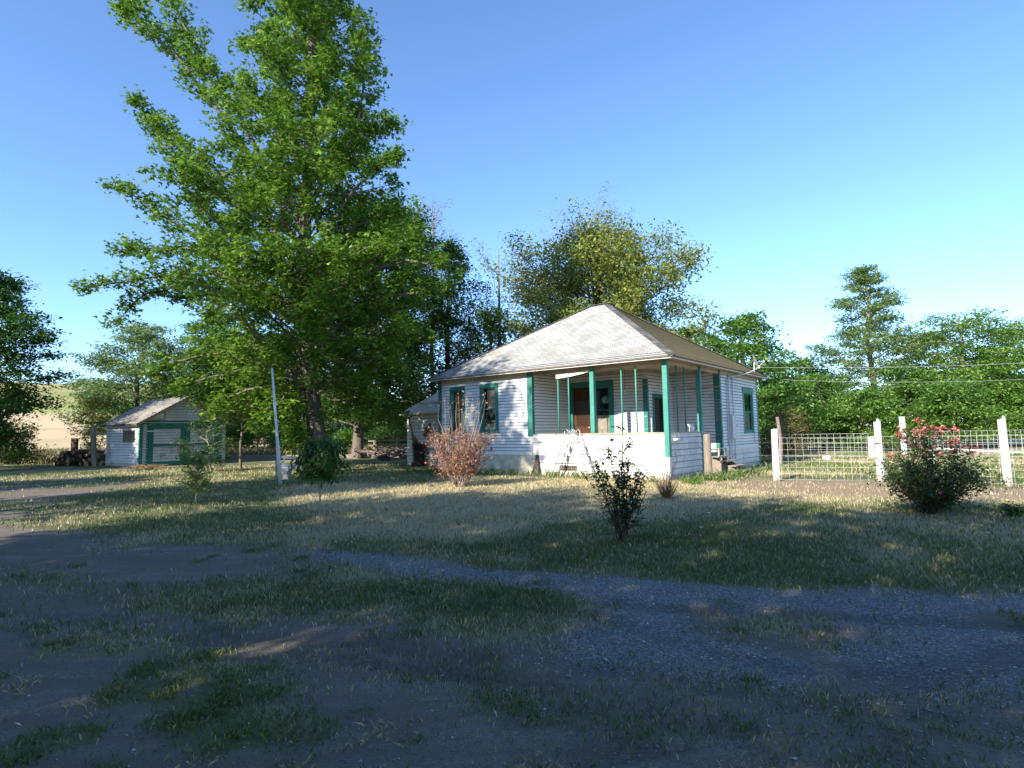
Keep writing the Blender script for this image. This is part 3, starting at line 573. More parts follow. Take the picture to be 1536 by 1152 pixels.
# young trees and shrubs in the yard
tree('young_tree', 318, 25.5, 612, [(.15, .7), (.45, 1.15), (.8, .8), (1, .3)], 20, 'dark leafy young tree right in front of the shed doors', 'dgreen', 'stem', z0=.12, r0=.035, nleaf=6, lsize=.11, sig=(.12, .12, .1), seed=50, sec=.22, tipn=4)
b = gnd(293, 757); make_tree('sapling', (b[0], b[1], 0), T2(1.2, (.06, 0), j=.02), [(.2, .2), (.5, .34), (.85, .28), (1, .15)], 22, 'small leafy sapling on the left lawn in front of the shed', 'sapling', 'locust', 'stem', z0=.3, r0=.02, nleaf=4, lsize=.07, sig=(.05, .05, .05), seed=51, sec=.1, tipn=3, rise=.7)
b = gnd(479, 782); make_tree('peach_sapling', (b[0], b[1], 0), T2(1.38, (.03, 0), j=.01), [(.5, .25), (.7, .46), (.9, .42), (1, .2)], 30, 'young tree with a thin bare stem and drooping narrow leaves', 'sapling', 'peach', 'stem', z0=.55, r0=.017, nleaf=5, lsize=.12, sig=(.055, .055, .06), seed=52, sec=.09, tipn=4, rise=.2, wr=.24, droop=1.2, up=.2, arch=.12)
# dead shrub
b = gnd(690, 730)
root = thing('dead_shrub', (b[0], b[1], 0), 0, 'shrub with dry rust brown leaves and tall bare shoots before the house windows', 'shrub')
rnd = random.Random(4); tb = MB(); cen = []
for i in range(46):
    az = rnd.random()*2*pi; R = 1.05*sqrt(rnd.random()); h = 1.5+.25*rnd.random()-.35*R*R
    q = np.array([cos(az)*R, sin(az)*R*.8, h]); p = np.array([cos(az)*.12, sin(az)*.12, 0])
    pts = crook(p, q, 4, .05, rnd, -.08); tb.tube(pts, [.018, .013, .01, .007, .004], 4, False)
    for j in range(9):
        t = .35+.65*rnd.random(); a = along(pts, t); e = a+np.array([rnd.gauss(0, .17), rnd.gauss(0, .17), rnd.gauss(.05, .13)])
        tb.tube([a, e], [.006, .003], 3, False); cen += [e, a+(e-a)*.6]
for i in range(17):
    az = rnd.random()*2*pi; R = .75*sqrt(rnd.random()); p = np.array([cos(az)*R*.5, sin(az)*R*.5, .8])
    q = np.array([.15+cos(az)*R, sin(az)*R, 1.9+.75*rnd.random()]); tb.tube(crook(p, q, 4, .02, rnd), [.011, .009, .008, .006, .004], 4, False)
    for s in range(1): cen.append(q-np.array([0, 0, .25*s*rnd.random()])+np.array([rnd.gauss(0, .04), rnd.gauss(0, .04), 0]))
tb.build('stems', M['stem'], root); leaf_mesh('foliage', cen, 4, (.07, .07, .07), .08, M['deadleaf'], root, .5, .1, .6, 5)
# dark evergreen shrub in the foreground
b = gnd(935, 818); root = thing('evergreen_shrub', (b[0], b[1], 0), 0, 'slim dark glossy leaved shrub standing alone on the lawn in front of the porch', 'shrub')
rnd = random.Random(9); tb = MB(); cen = []
for (ex_, hz) in [(.02, 1.62), (-.12, 1.4), (.05, 1.2), (-.2, 1.15), (.22, 1.0), (-.28, .85), (.3, .75), (.12, 1.3), (-.32, 1.05), (-.05, .95), (.18, .7), (-.18, .65), (.0, .8), (.28, .9)]:
    q = np.array([ex_, rnd.gauss(0, .13), hz]); p = np.array([rnd.gauss(0, .03), rnd.gauss(0, .03), 0])
    pts = crook(p, q, 5, .02, rnd, -.03); tb.tube(pts, [.013, .011, .009, .007, .005, .003], 5, False)
    for j in range(13):
        t = .3+.7*rnd.random()**.8; a = along(pts, t); e = a+np.array([rnd.gauss(0, .085), rnd.gauss(0, .085), .04+.06*rnd.random()])
        tb.tube([a, e], [.004, .002], 3, False); cen += [e, a+(e-a)*.5]
tb.build('stems', M['barkd'], root); leaf_mesh('foliage', cen, 4, (.025, .025, .025), .065, M['laurel'], root, .42, .5, 0, 6)
# rose bush
b = gnd(1392, 770); root = thing('rose_bush', (b[0], b[1], 0), 0, 'large rose bush with red and pink blooms in front of the wire fence', 'rose bush')
rnd = random.Random(12); tb = MB(); cen = []; fl = []
for i in range(60):
    az = rnd.random()*2*pi; R = .92*sqrt(rnd.random()); h = (1.28-.55*(R/.9)**2)*(.75+.3*rnd.random())+(.33 if (R < .55) else 0)
    q = np.array([cos(az)*R+(.1), sin(az)*R*.7, h]); p = np.array([rnd.gauss(0, .06), rnd.gauss(0, .06), 0])
    pts = crook(p, q, 4, .05, rnd, -.04); tb.tube(pts, [.012, .01, .008, .006, .003], 4, False)
    for j in range(10):
        t = .3+.7*rnd.random(); a = along(pts, t); e = a+np.array([rnd.gauss(0, .12), rnd.gauss(0, .12), rnd.gauss(.03, .08)])
        tb.tube([a, e], [.004, .002], 3, False); cen += [e, a+(e-a)*.5]
        if e[2] > .98 and rnd.random() < .5: fl.append(e)
    if h > .98: fl += [q, q+np.array([rnd.gauss(0, .06), rnd.gauss(0, .06), .03])]
for (dx, dz) in ((1.15, .55), (1.2, .95), (1.0, .42), (1.35, .5), (.95, .75)):
    q = np.array([dx, rnd.gauss(0, .15), dz]); pts = crook((.05, 0, .05), q, 5, .03, rnd, .05); tb.tube(pts, [.013, .01, .008, .006, .005, .003], 4, False)
    for j in range(10):
        a = along(pts, .45+.55*rnd.random()); cen.append(a+np.array([rnd.gauss(0, .07), rnd.gauss(0, .07), rnd.gauss(0, .05)]))
for p in ((-.15, -.55, .42), (.95, -.2, .58), (-.4, -.3, .95), (.02, -.4, 1.02), (.75, -.2, 1.12)): fl.append(np.array(p))
tb.build('stems', M['barkd'], root); leaf_mesh('foliage', cen, 6, (.05, .05, .05), .055, M['rosel'], root, .55, .3, 0, 7)
rnd.shuffle(fl)
for i, c in enumerate(fl[:96]): leaf_mesh('bloom', [c], 10, (.013, .013, .01), .042, M['rosef'], root, .8, .4, 0, 80+i)
# cut dead clump near the porch corner
b = gnd(1000, 748); root = thing('dead_clump', (b[0], b[1], 0), 0, 'low clump of dead grass and thin bare stems near the porch corner', 'dead plant')
rnd = random.Random(3); tb = MB()
for i in range(150):
    az = rnd.random()*2*pi; r = .16*rnd.random(); l = .2+.3*rnd.random(); tb.tube([(cos(az)*r*.5, sin(az)*r*.5, 0), (cos(az)*(r+l*.4), sin(az)*(r+l*.4), l)], [.005, .002], 3, False)
tb.build('dead_blades', M['straw'], root)
tb = MB()
for i in range(9):
    q = np.array([rnd.gauss(0, .22), rnd.gauss(0, .1), .7+.5*rnd.random()]); pts = crook((rnd.gauss(0, .03), 0, 0), q, 4, .04, rnd); tb.tube(pts, [.007, .006, .005, .004, .002], 4, False)
    for j in range(3): a = along(pts, .5+.5*rnd.random()); tb.tube([a, a+np.array([rnd.gauss(0, .1), rnd.gauss(0, .06), .12])], [.003, .002], 3, False)
tb.build('stems', M['barkd'], root)
# small plant under the rose, right edge
for k, (px, py, lab) in enumerate([(1520, 775, 'low dark leafy weed right of the rose bush at the picture edge'), (1040, 727, 'low grass clump at the foot of the wooden post')]):
    b = gnd(px, py); r_ = thing('weed', (b[0], b[1], 0), 0, lab, 'weed'); leaf_mesh('foliage', [(random.gauss(0, .12), random.gauss(0, .12), .06+.1*random.random()) for i in range(60)], 5, (.03, .03, .03), .07, M['rosel' if k == 0 else 'locust'], r_, .4, .4, 0, 60+k)

# tall trees outside the frame on the left: they shade the yard
off, _ = make_tree('shade_tree', (-13.7, -2.5, 0), T2(11.6, (0, 0)), [(.08, 2.4), (.3, 3.7), (.6, 3.7), (.85, 2.8), (1, 1.2)], 66, 'leafy tree left of the yard casting the nearest lawn shade', 'tree', 'dgreen', 'bark', z0=.16, r0=.3, nleaf=9, lsize=.32, sig=(.38, .38, .33), seed=70, sec=.5, tipn=4, group='row of tall trees outside the left of the picture')
make_tree('shade_tree', (-16.1, 6.7, 0), T2(15.6, (0, 0)), [(.3, 2.), (.5, 3.9), (.75, 4.), (1, 1.6)], 72, 'tree just left of the picture, shading the house end', 'tree', 'dgreen', 'bark', z0=.34, r0=.3, nleaf=9, lsize=.33, sig=(.38, .38, .33), seed=71, sec=.5, tipn=4, group='row of tall trees outside the left of the picture')
for (x, y, s, rz, lab) in [(-9.6, -4.2, .98, 1.2, 'second tree of the row behind the camera'), (-5.2, -6.2, .98, 2.3, 'third tree of the row behind the camera'), (-.6, -8., .99, 3.3, 'fourth tree of the row behind the camera'), (4.4, -10., 1.0, 4.1, 'fifth tree of the row behind the camera'), (9.2, -12., 1.02, 5, 'rightmost tree of the row behind the camera'), (-25.5, -1., .9, .5, 'leftmost tree of the row behind the camera'), (-26, 9., .8, 2.8, 'tree left of the yard beyond the row'), (-33, 18.5, .95, 3.9, 'small tree far up on the left of the yard')]:
    c = copy_tree(off); c.location = (x, y, 0); c.scale = (s*.9+.1, s*.9+.1, s); c.rotation_euler = (0, 0, rz); c['label'] = lab

# ---------------------------------------------------------------- walls, windows
def frame(o, a, n):
    o = np.array(o, float); a = np.array(a, float); n = np.array(n, float)
    return lambda s, d, z: (o[0]+a[0]*s+n[0]*d, o[1]+a[1]*s+n[1]*d, o[2]+z)
def siding(mb, Wf, L, z0, z1, ex=.115, holes=(), lip=.026, topf=None, seed=0, gap=.009):
    """lapped boards; topf(z)->(s0,s1) limits for gables"""
    r = random.Random(seed); zs = [z0]
    z = z0
    while z < z1-1e-4: z = min(z+ex, z1); zs.append(z)
    for za, zb in zip(zs[:-1], zs[1:]):
        s0, s1 = (0, L) if topf is None else topf(za)
        cuts = sorted([(max(h[0], s0), min(h[1], s1)) for h in holes if h[2] < (za+zb)/2 < h[3]])
        sp = []; c = s0
        for a, b in cuts:
            if a > c: sp.append((c, a))
            c = max(c, b)
        if c < s1: sp.append((c, s1))
        for a, b in sp:
            while a < b-1e-4:                          # butt joints at random lengths
                e = min(b, a+2.2+2*r.random()); e = b if b-e < .4 else e
                l = lip*(.85+.4*r.random()); j = .0015*r.random()
                g1, g2 = .011+gap*r.random(), .011+gap*r.random()
                mb.face([Wf(a+.0015, l+j, za+g1), Wf(e-.0015, l+j, za+g2), Wf(e-.0015, j, zb), Wf(a+.0015, j, zb)])
                mb.dark.append(len(mb.f)); mb.face([Wf(a, -.004, za-.004), Wf(e, -.004, za-.004), Wf(e, -.004, za+.03), Wf(a, -.004, za+.03)])  # dark strip behind each lap joint, its shadow put into the colour
                mb.dark.append(len(mb.f)); mb.face([Wf(a+.0015, -.004, za+g1), Wf(e-.0015, -.004, za+g2), Wf(e-.0015, l+j, za+g2), Wf(a+.0015, l+j, za+g1)])
                a = e
def backing(mb, Wf, L, z0, z1, holes=()):
    zs = sorted(set([z0, z1]+[h[2] for h in holes]+[h[3] for h in holes]))
    for za, zb in zip(zs[:-1], zs[1:]):
        c = 0
        for a, b in sorted([(h[0], h[1]) for h in holes if h[2] < (za+zb)/2 < h[3]]):
            if a > c: mb.wbox(Wf, c, a, -.1, -.012, za, zb)
            c = max(c, b)
        if c < L: mb.wbox(Wf, c, L, -.1, -.012, za, zb)
def window(parent, Wf, a0, a1, z0, z1, fw=.12, mat='teal', sash=True, curtain=None, sashmat=None, head=.0, sill=True, name='window', split=.5):
    f = MB(); f.wbox(Wf, a0, a0+fw, -.06, .035, z0, z1); f.wbox(Wf, a1-fw, a1, -.06, .035, z0, z1)
    f.wbox(Wf, a0-head, a1+head, -.06, .045, z1-fw-head, z1+.01+head*.3)
    if sill: f.wbox(Wf, a0-.03, a1+.03, -.06, .07, z0-.045, z0+.012)
    f.wbox(Wf, a0+fw, a1-fw, -.06, .02, z0+.012, z0+.06)
    w = f.build(name, M[mat], parent, bevel=.004)
    A0, A1, Z0, Z1 = a0+fw, a1-fw, z0+.06, z1-fw-head
    zm = Z0+(Z1-Z0)*split
    if sash:
        s = MB(); t_ = .04
        for (q0, q1, n0) in ((Z0, zm+.02, -.045), (zm-.02, Z1, -.03)):
            s.wbox(Wf, A0, A0+t_, n0, n0+.025, q0, q1); s.wbox(Wf, A1-t_, A1, n0, n0+.025, q0, q1)
            s.wbox(Wf, A0+t_, A1-t_, n0+.001, n0+.024, q0, q0+t_); s.wbox(Wf, A0+t_, A1-t_, n0+.001, n0+.024, q1-t_, q1)
        s.build('sash', M[sashmat or mat], w)
    g = MB(); g.face([Wf(A0, -.04, Z0), Wf(A1, -.04, Z0), Wf(A1, -.04, Z1), Wf(A0, -.04, Z1)]); g.build('pane', M['glass'], w)
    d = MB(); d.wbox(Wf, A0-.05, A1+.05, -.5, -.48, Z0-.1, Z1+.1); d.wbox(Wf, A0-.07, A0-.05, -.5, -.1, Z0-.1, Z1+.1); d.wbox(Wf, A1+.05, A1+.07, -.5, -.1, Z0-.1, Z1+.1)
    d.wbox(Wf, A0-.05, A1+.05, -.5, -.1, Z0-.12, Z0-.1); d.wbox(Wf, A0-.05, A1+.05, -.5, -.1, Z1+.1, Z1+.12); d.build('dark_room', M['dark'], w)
    if curtain:
        for (c0, c1, y0, y1, cm, drift) in curtain:
            m = MB(); n = 22; L = (c1-c0)*(A1-A0)
            for k in range(n):
                s0 = A0+(A1-A0)*c0+L*k/n; s1 = A0+(A1-A0)*c0+L*(k+1)/n; d0 = -.1+.015*sin(k*1.9); d1 = -.1+.015*sin((k+1)*1.9)
                q0, q1 = Z0+(Z1-Z0)*y0, Z0+(Z1-Z0)*y1
                m.face([Wf(s0+drift*(s0-A0), d0, q0), Wf(s1+drift*(s1-A0), d1, q0), Wf(s1, d1, q1), Wf(s0, d0, q1)])
            m.build('curtain', M[cm], w)
    return w
def roof_plane(mb, A, Bq, Cq, D, ex=.14, lift=.022, u0=0):
    """A-B eave, D-C top; stepped courses"""
    A, Bq, Cq, D = [np.array(p, float) for p in (A, Bq, Cq, D)]
    e = (Bq-A)/np.linalg.norm(Bq-A); nrm = np.cross(Bq-A, D-A) ; nrm /= np.linalg.norm(nrm)
    if nrm[2] < 0: nrm = -nrm
    sl = np.cross(nrm, e); sl = sl if sl[2] > 0 else -sl; Ls = abs((D-A)@sl); n = int(Ls/ex)
    for i in range(n):
        t0, t1 = i/n, (i+1)/n
        p0, p1 = A+(D-A)*t0, Bq+(Cq-Bq)*t0; q0, q1 = A+(D-A)*t1, Bq+(Cq-Bq)*t1
        u = lambda p: (float((p-A)@e)+u0, float((p-A)@sl))
        up = nrm*lift
        mb.face([p0+up, p1+up, q1, q0], [u(p0), u(p1), u(q1), u(q0)])
        mb.face([p0, p1, p1+up, p0+up], [u(p0), u(p1), u(p1), u(p0)])

# ---------------------------------------------------------------- the house; local x runs along the front to the right, y to the back
C0 = (4.718, 17.58, 0); RZ = radians(51.141-90)
LH, WH = 9.92, 9.18; S1, S2, DV, DI, PX = 2.81, 4.62, 2.42, 1.83, 5.15; ZE = 3.68; FL = .62; ZR = 1.445
house = thing('farmhouse', C0, RZ, 'white clapboard farmhouse with a hipped shingle roof, teal trim and corner porch', 'house')
FR = lambda x0, y0: frame((x0, y0, 0), (1, 0, 0), (0, -1, 0))      # faces the front
SD = lambda x0, y0: frame((x0, y0, 0), (0, 1, 0), (1, 0, 0))       # faces the right
F0 = FR(-LH, 0)
w1 = (.62, 1.47, 1.55, 3.34); w2 = (2.26, 3.2, 1.55, 3.39)
wl = MB(); Lf = LH-PX
siding(wl, F0, Lf, .72, ZE, holes=[w1, w2]); backing(wl, F0, Lf, .0, ZE, [w1, w2])
# return wall of the porch (faces right)
RT = SD(-PX, 0); siding(wl, RT, DV, FL, ZE); backing(wl, RT, DV, 0, ZE)
# back wall of porch
BK = FR(-PX, DV); door_h = (.12, 1.95, FL, 3.38)
siding(wl, BK, PX-DI, FL, ZE, holes=[door_h]); backing(wl, BK, PX-DI, 0, ZE, [door_h])
# inner side wall
IN = SD(-DI, DV); in_h = (.42, 1.42, FL, 2.85)
siding(wl, IN, S2-DV, FL, ZE, holes=[in_h]); backing(wl, IN, S2-DV, 0, ZE, [in_h])
B2 = FR(-DI, S2); siding(wl, B2, DI, FL, ZE); backing(wl, B2, DI, 0, ZE)
SW = SD(0, S2); sw_h = (2.62, 3.95, 1.38, 3.16)
siding(wl, SW, WH-S2, .78, ZE, holes=[sw_h]); backing(wl, SW, WH-S2, 0, ZE, [sw_h])
BW = frame((0, WH, 0), (-1, 0, 0), (0, 1, 0)); siding(wl, BW, LH, .72, ZE, ex=.2); backing(wl, BW, LH, 0, ZE)
LW = frame((-LH, WH, 0), (0, -1, 0), (-1, 0, 0)); siding(wl, LW, WH, .72, ZE, ex=.2); backing(wl, LW, WH, 0, ZE)
wl.build('wall', M['siding'], house)
# skirts, porch half walls
sk = MB(); s2k = MB(); s3k = MB(); PF = FR(-PX, 0); vent_h = (1.13, 1.86, .12, .36)
siding(sk, PF, PX, -.06, ZR-.03, ex=.24, lip=.012, holes=[vent_h]); backing(sk, PF, PX, -.1, ZR-.03, [vent_h])
PS = SD(0, 0); siding(s2k, PS, S1, -.06, ZR-.03, ex=.19, lip=.026); backing(s2k, PS, S1, -.1, ZR-.03)
siding(s3k, SW, WH-S2, -.06, .74, ex=.2, lip=.026); s3k.build('skirting', M['skirt'], house); s2k.build('porch_wall', M['skirt'], house)
pw = sk.build('porch_wall', M['skirt'], house)
v = MB()
for k in range(9): v.wbox(PF, 1.13+k*.083, 1.13+k*.083+.02, -.06, -.02, .12, .36)
for k in range(4): v.wbox(PF, 1.13, 1.86, -.05, -.03, .13+k*.06, .15+k*.06)
v.wbox(PF, 1.1, 1.9, -.2, -.15, .05, .4); v.build('vent', M['rust'], pw)
fd = MB(); fd.wbox(F0, -.02, Lf, -.1, .02, -.15, .70); fd.build('foundation', M['found'], house)
fl = MB(); fl.box(-PX+.02, -.11, .11, DV-.02, FL-.06, FL); fl.box(-DI+.02, -.11, DV-.02, S2-.02, FL-.06, FL); fl.build('porch_floor', M['woodh'], house)
rl = MB(); rl.wbox(PF, .24, PX-.02, -.1, .03, ZR-.028, ZR); rl.wbox(PS, .16, S1+.02, -.1, .05, ZR-.028, ZR); rl.build('rail_cap', M['cream'], house, bevel=.004)
# trim boards
def trim(name, fn, mat='dteal'):
    m = MB(); fn(m); return m.build(name, M[mat], house, bevel=.003)
trim('corner_board', lambda m: (m.wbox(F0, -.03, .16, -.02, .032, .70, ZE),))
trim('corner_board', lambda m: (m.wbox(F0, Lf-.2, Lf+.03, -.02, .032, 1.36, ZE), m.wbox(RT, .0, .12, .0, .028, ZR, ZE)))
trim('corner_board', lambda m: (m.wbox(BK, PX-DI-.14, PX-DI+.03, -.02, .03, FL, 3.36), m.wbox(IN, .0, .1, .0, .028, FL, 3.36)))
trim('corner_board', lambda m: (m.wbox(B2, DI-.2, DI+.03, -.02, .03, .55, ZE), m.wbox(SW, .0, .12, .0, .028, .1, ZE)))
trim('corner_board', lambda m: (m.wbox(SW, WH-S2-.1, WH-S2+.02, .0, .03, .1, ZE),), 'teal')
trim('water_table', lambda m: m.wbox(F0, 0, Lf, -.02, .04, .70, .735), 'siding'); trim('water_table', lambda m: m.wbox(SW, 0, WH-S2, -.02, .04, .74, .79), 'siding')
# posts
def post(x, y, w, z0, mat='teal'):
    m = MB(); m.box(x-w/2, x+w/2, y-w/2, y+w/2, z0, ZE+.06); m.box(x-w/2-.012, x+w/2+.012, y-w/2-.012, y+w/2+.012, ZE-.1, ZE-.0); return m.build('porch_post', M[mat], house, bevel=.006)
m = MB(); m.box(-.12, .035, -.035, .12, .70, ZE+.06); m.build('porch_post', M['teal'], house, bevel=.006)
post(-2.62, .03, .155, ZR); post(-.03, S1-.1, .15, .15)
m = MB(); m.box(-.09, .025, -.025, .09, -.1, .70); m.build('corner_base', M['skirt'], house)
for (x, y) in ((-4.02, .03), (-3.58, .03), (-1.55, .03), (-1.04, .03), (-.03, .83), (-.03, 1.46)):
    m = MB(); m.tube([(x, y, ZR), (x, y, ZE)], .026, 8); m.lathe((x, y, 2.65), [(.03, 0), (.034, .01), (.03, .03)], 8); m.build('pipe_support', M['teal'], house, smooth=True)
# header and ceiling, eaves
OV = .33; ZF = 3.72; ZT = 6.86; XR0, XR1 = -LH/2-.52, -LH/2+.52
XR0 = -(LH-WH/2); XR1 = -WH/2
A, B_, C_, D_ = (-LH-OV, -OV, ZF), (OV, -OV, ZF), (OV, WH+OV, ZF), (-LH-OV, WH+OV, ZF)
R0, R1 = (XR0, WH/2, ZT), (XR1, WH/2, ZT)
hd = MB(); hd.box(-PX+.03, -.13, -.0, .11, ZE-.13, ZE+.0); hd.box(-.1, .0, .13, S2-.03, ZE-.13, ZE+.0); hd.build('porch_beam', M['soffit'], house)
cl = MB()
for k in range(24):
    x0 = -LH-OV+.03+k*(LH+2*OV-.06)/24; cl.box(x0, x0+(LH+2*OV-.06)/24-.006, -OV+.03, WH+OV-.03, ZE+.005+.002*(k % 2), ZE+.02)
cl.build('soffit', M['soffit'], house)
fz = MB(); fz.wbox(F0, 0.16, Lf-.2, .0, .03, ZE-.16, ZE); fz.build('frieze_board', M['cream'], house); fz = MB(); fz.wbox(SW, .12, WH-S2-.1, .0, .03, ZE-.12, ZE); fz.build('frieze_board', M['cream'], house)
fa = MB(); fa.box(-LH-OV, OV, -OV-.02, -OV+.01, ZE-.02, ZF+.01); fa.box(OV-.01, OV+.02, -OV+.01, WH+OV, ZE-.02, ZF+.01); fa.box(-LH-OV, OV, WH+OV-.01, WH+OV+.02, ZE-.02, ZF+.01); fa.box(-LH-OV-.02, -LH-OV+.01, -OV+.01, WH+OV, ZE-.02, ZF+.01)
fa.build('fascia', M['skirt'], house)
def ext(p, d=.04): return p
r1 = MB(); e = .05
A2, B2_, C2, D2 = (-LH-OV-e, -OV-e, ZF+.012), (OV+e, -OV-e, ZF+.012), (OV+e, WH+OV+e, ZF+.012), (-LH-OV-e, WH+OV+e, ZF+.012)
roof_plane(r1, A2, B2_, R1, R0); roof_plane(r1, C2, D2, R0, R1, u0=3); roof_plane(r1, D2, A2, R0, R0, u0=7); rf = r1.build('roof', M['roofw'], house)
r2 = MB(); roof_plane(r2, B2_, C2, R1, R1); rs_ = r2.build('roof', M['roofm'], house); rs_['label'] = 'brown mossy right roof slope'
cp = MB()
for p, q in ((B2_, R1), (A2, R0), (C2, R1), (D2, R0), (R0, R1)):
    p, q = np.array(p), np.array(q); n = int(np.linalg.norm(q-p)/.22)
    for k in range(n):
        a = p+(q-p)*k/n; b = p+(q-p)*min(1, (k+1.25)/n); cp.bar(a+np.array([0, 0, .026]), b+np.array([0, 0, .012]), .24, .014)
cp.build('ridge_cap', M['roofw'], rf)
eg = MB()
for (p, q) in ((A2, B2_), (B2_, C2)): eg.bar(np.array(p)+np.array([0, 0, -.012]), np.array(q)+np.array([0, 0, -.012]), .03, .03)
eg.build('drip_edge', M['rust'], rf)
# windows, doors
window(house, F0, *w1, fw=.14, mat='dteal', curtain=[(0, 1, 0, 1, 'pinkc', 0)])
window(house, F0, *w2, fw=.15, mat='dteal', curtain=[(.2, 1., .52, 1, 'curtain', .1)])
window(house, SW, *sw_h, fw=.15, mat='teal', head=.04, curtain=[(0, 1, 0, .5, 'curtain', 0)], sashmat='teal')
# porch front: wide teal surround with brown door and a window
m = MB(); m.wbox(BK, .0, .2, -.04, .04, FL, 3.42); m.wbox(BK, 1.83, 2.0, -.04, .04, FL, 3.42); m.wbox(BK, .2, 1.83, -.04, .04, 3.2, 3.42); m.wbox(BK, .98, 1.12, -.04, .035, FL, 3.2)
df = m.build('door_surround', M['dteal'], house, bevel=.004)
m = MB(); m.wbox(BK, .2, .98, -.09, -.05, FL, 3.2); m.wbox(BK, .3, .88, -.05, -.035, FL+.15, FL+.95); m.wbox(BK, .28, .9, -.05, -.03, 2.78, 3.1)
dr = m.build('door', M['brown'], df)
m = MB(); m.face([BK(.3, -.044, 1.7), BK(.88, -.044, 1.7), BK(.88, -.044, 2.7), BK(.3, -.044, 2.7)]); m.build('door_glass', M['glass'], df)
m = MB(); m.lathe(BK(.9, .0, 1.65)[:2]+(1.62,), [(.02, 0), (.035, .02), (.035, .05), (.02, .07)], 10); m.build('door_knob', M['cream'], df)
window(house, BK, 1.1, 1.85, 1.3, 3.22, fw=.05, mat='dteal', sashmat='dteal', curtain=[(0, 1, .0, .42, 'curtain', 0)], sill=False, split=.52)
m = MB(); m.wbox(BK, 1.12, 1.83, -.06, .01, FL, 1.3); m.build('panel_below_window', M['skirt'], house)
# inner side door
m = MB(); a0, a1, z0, z1 = in_h; m.wbox(IN, a0, a0+.13, -.04, .04, z0, z1); m.wbox(IN, a1-.13, a1, -.04, .04, z0, z1); m.wbox(IN, a0+.13, a1-.13, -.04, .04, z1-.14, z1)
d2 = m.build('side_door_surround', M['dteal'], house, bevel=.004)
m = MB(); m.wbox(IN, a0+.13, a1-.13, -.09, -.06, z0, z1-.14); m.build('side_door', M['brown'], d2)
m = MB(); m.face([IN(a0+.2, -.05, 1.4), IN(a1-.2, -.05, 1.4), IN(a1-.2, -.05, 2.6), IN(a0+.2, -.05, 2.6)]); m.build('door_glass', M['glass'], d2)
m = MB(); m.wbox(IN, .2, .24, .03, .06, FL, 1.95); m.build('white_trim_strip', M['whitepl'], house)
# electrics on the right wall
m = MB(); m.wbox(SW, .78, 1.16, .02, .17, 1.17, 2.02); m.wbox(SW, .76, 1.18, .16, .185, 1.15, 2.04); eb = m.build('electric_box', M['grey'], house, bevel=.01)
for (s, z0, z1, r) in ((.84, 2.02, 3.6, .028), (1.3, .3, 3.58, .022), (.62, .9, 3.4, .02), (.95, .1, 1.17, .022), (.7, .2, 1.17, .03)):
    m = MB(); p = SW(s, .06, 0); m.tube([(p[0], p[1], z0), (p[0], p[1], z1)], r, 8); m.build('conduit', M['grey'], house, smooth=True)
m = MB(); p = SW(1.62, .06, 1.66); m.lathe((p[0], p[1], 1.62), [(.03, 0), (.05, .02), (.05, .08), (.03, .1)], 10); m.build('meter', M['metal'], house)
m = MB(); pts = [SW(.84, .08, 3.5), SW(1.2, .2, 3.52), SW(2.2, .45, 3.72), SW(3.1, .5, 3.95), SW(3.4, .45, 4.05)]; m.tube(pts, .022, 6); m.build('service_cable', M['grey'], house, smooth=True)
m = MB(); m.tube([B2(.1, .05, 3.05), B2(1.3, .05, 3.07), B2(DI+.1, .06, 3.1)], .012, 5); m.build('cable', M['cream'], house)
m = MB(); m.wbox(SW, 1.5, 3.95, .02, .045, .93, .95); m.wbox(SW, 3.9, 3.93, .02, .05, .9, 1.36); m.build('cable', M['grey'], house)
def hl(x, y, z): return house_loc(x, y, z)
def house_loc(x, y, z): return (C0[0]+x*cos(RZ)-y*sin(RZ), C0[1]+x*sin(RZ)+y*cos(RZ), z)

# lean-to behind the left corner
o = gnd(612, 697)[:2]
o = at(611, 697, 28.)
lt = thing('lean_to', (o[0], 28., 0), RZ, 'small white outbuilding with a pale tin roof touching the left end of the house', 'outbuilding')
m = MB(); LF = FR(0, 0); siding(m, LF, 4.1, .0, 2.5, ex=.16); backing(m, LF, 4.1, 0, 2.5)
LL = frame((0, 3, 0), (0, -1, 0), (-1, 0, 0)); siding(m, LL, 3, 0, 2.5, ex=.16); backing(m, LL, 3, 0, 2.5); m.build('wall', M['shedpaint'], lt)
m = MB(); m.hexa([(-.35, -.3, 2.42), (4.0, -.3, 2.42), (4.0, 2.4, 3.7), (-.1, 2.4, 3.7), (-.35, -.3, 2.48), (4.0, -.3, 2.48), (4.0, 2.4, 3.76), (-.1, 2.4, 3.76)]); m.bar((.0, .8, 3.04), (4.0, .8, 3.04), .05, .05)
m.build('roof', M['leanroof'], lt)
m = MB()
for i in range(60):
    cx, cz = random.choice([(1.55, 1.75), (1.35, 1.6), (.65, 1.1), (.55, 1.25)]); s_ = random.gauss(cx, .12); z_ = random.gauss(cz, .13)
    m.bar(LF(s_, .03, z_), LF(s_+random.gauss(0, .1), .06, z_+random.gauss(0, .1)), .07, .02)
m.build('dead_vine', M['deadleaf'], lt)
m = MB(); m.bar(LF(.15, .05, 2.3), LF(.75, .08, .6), .05, .04); m.build('leaning_stick', M['woodh'], lt)
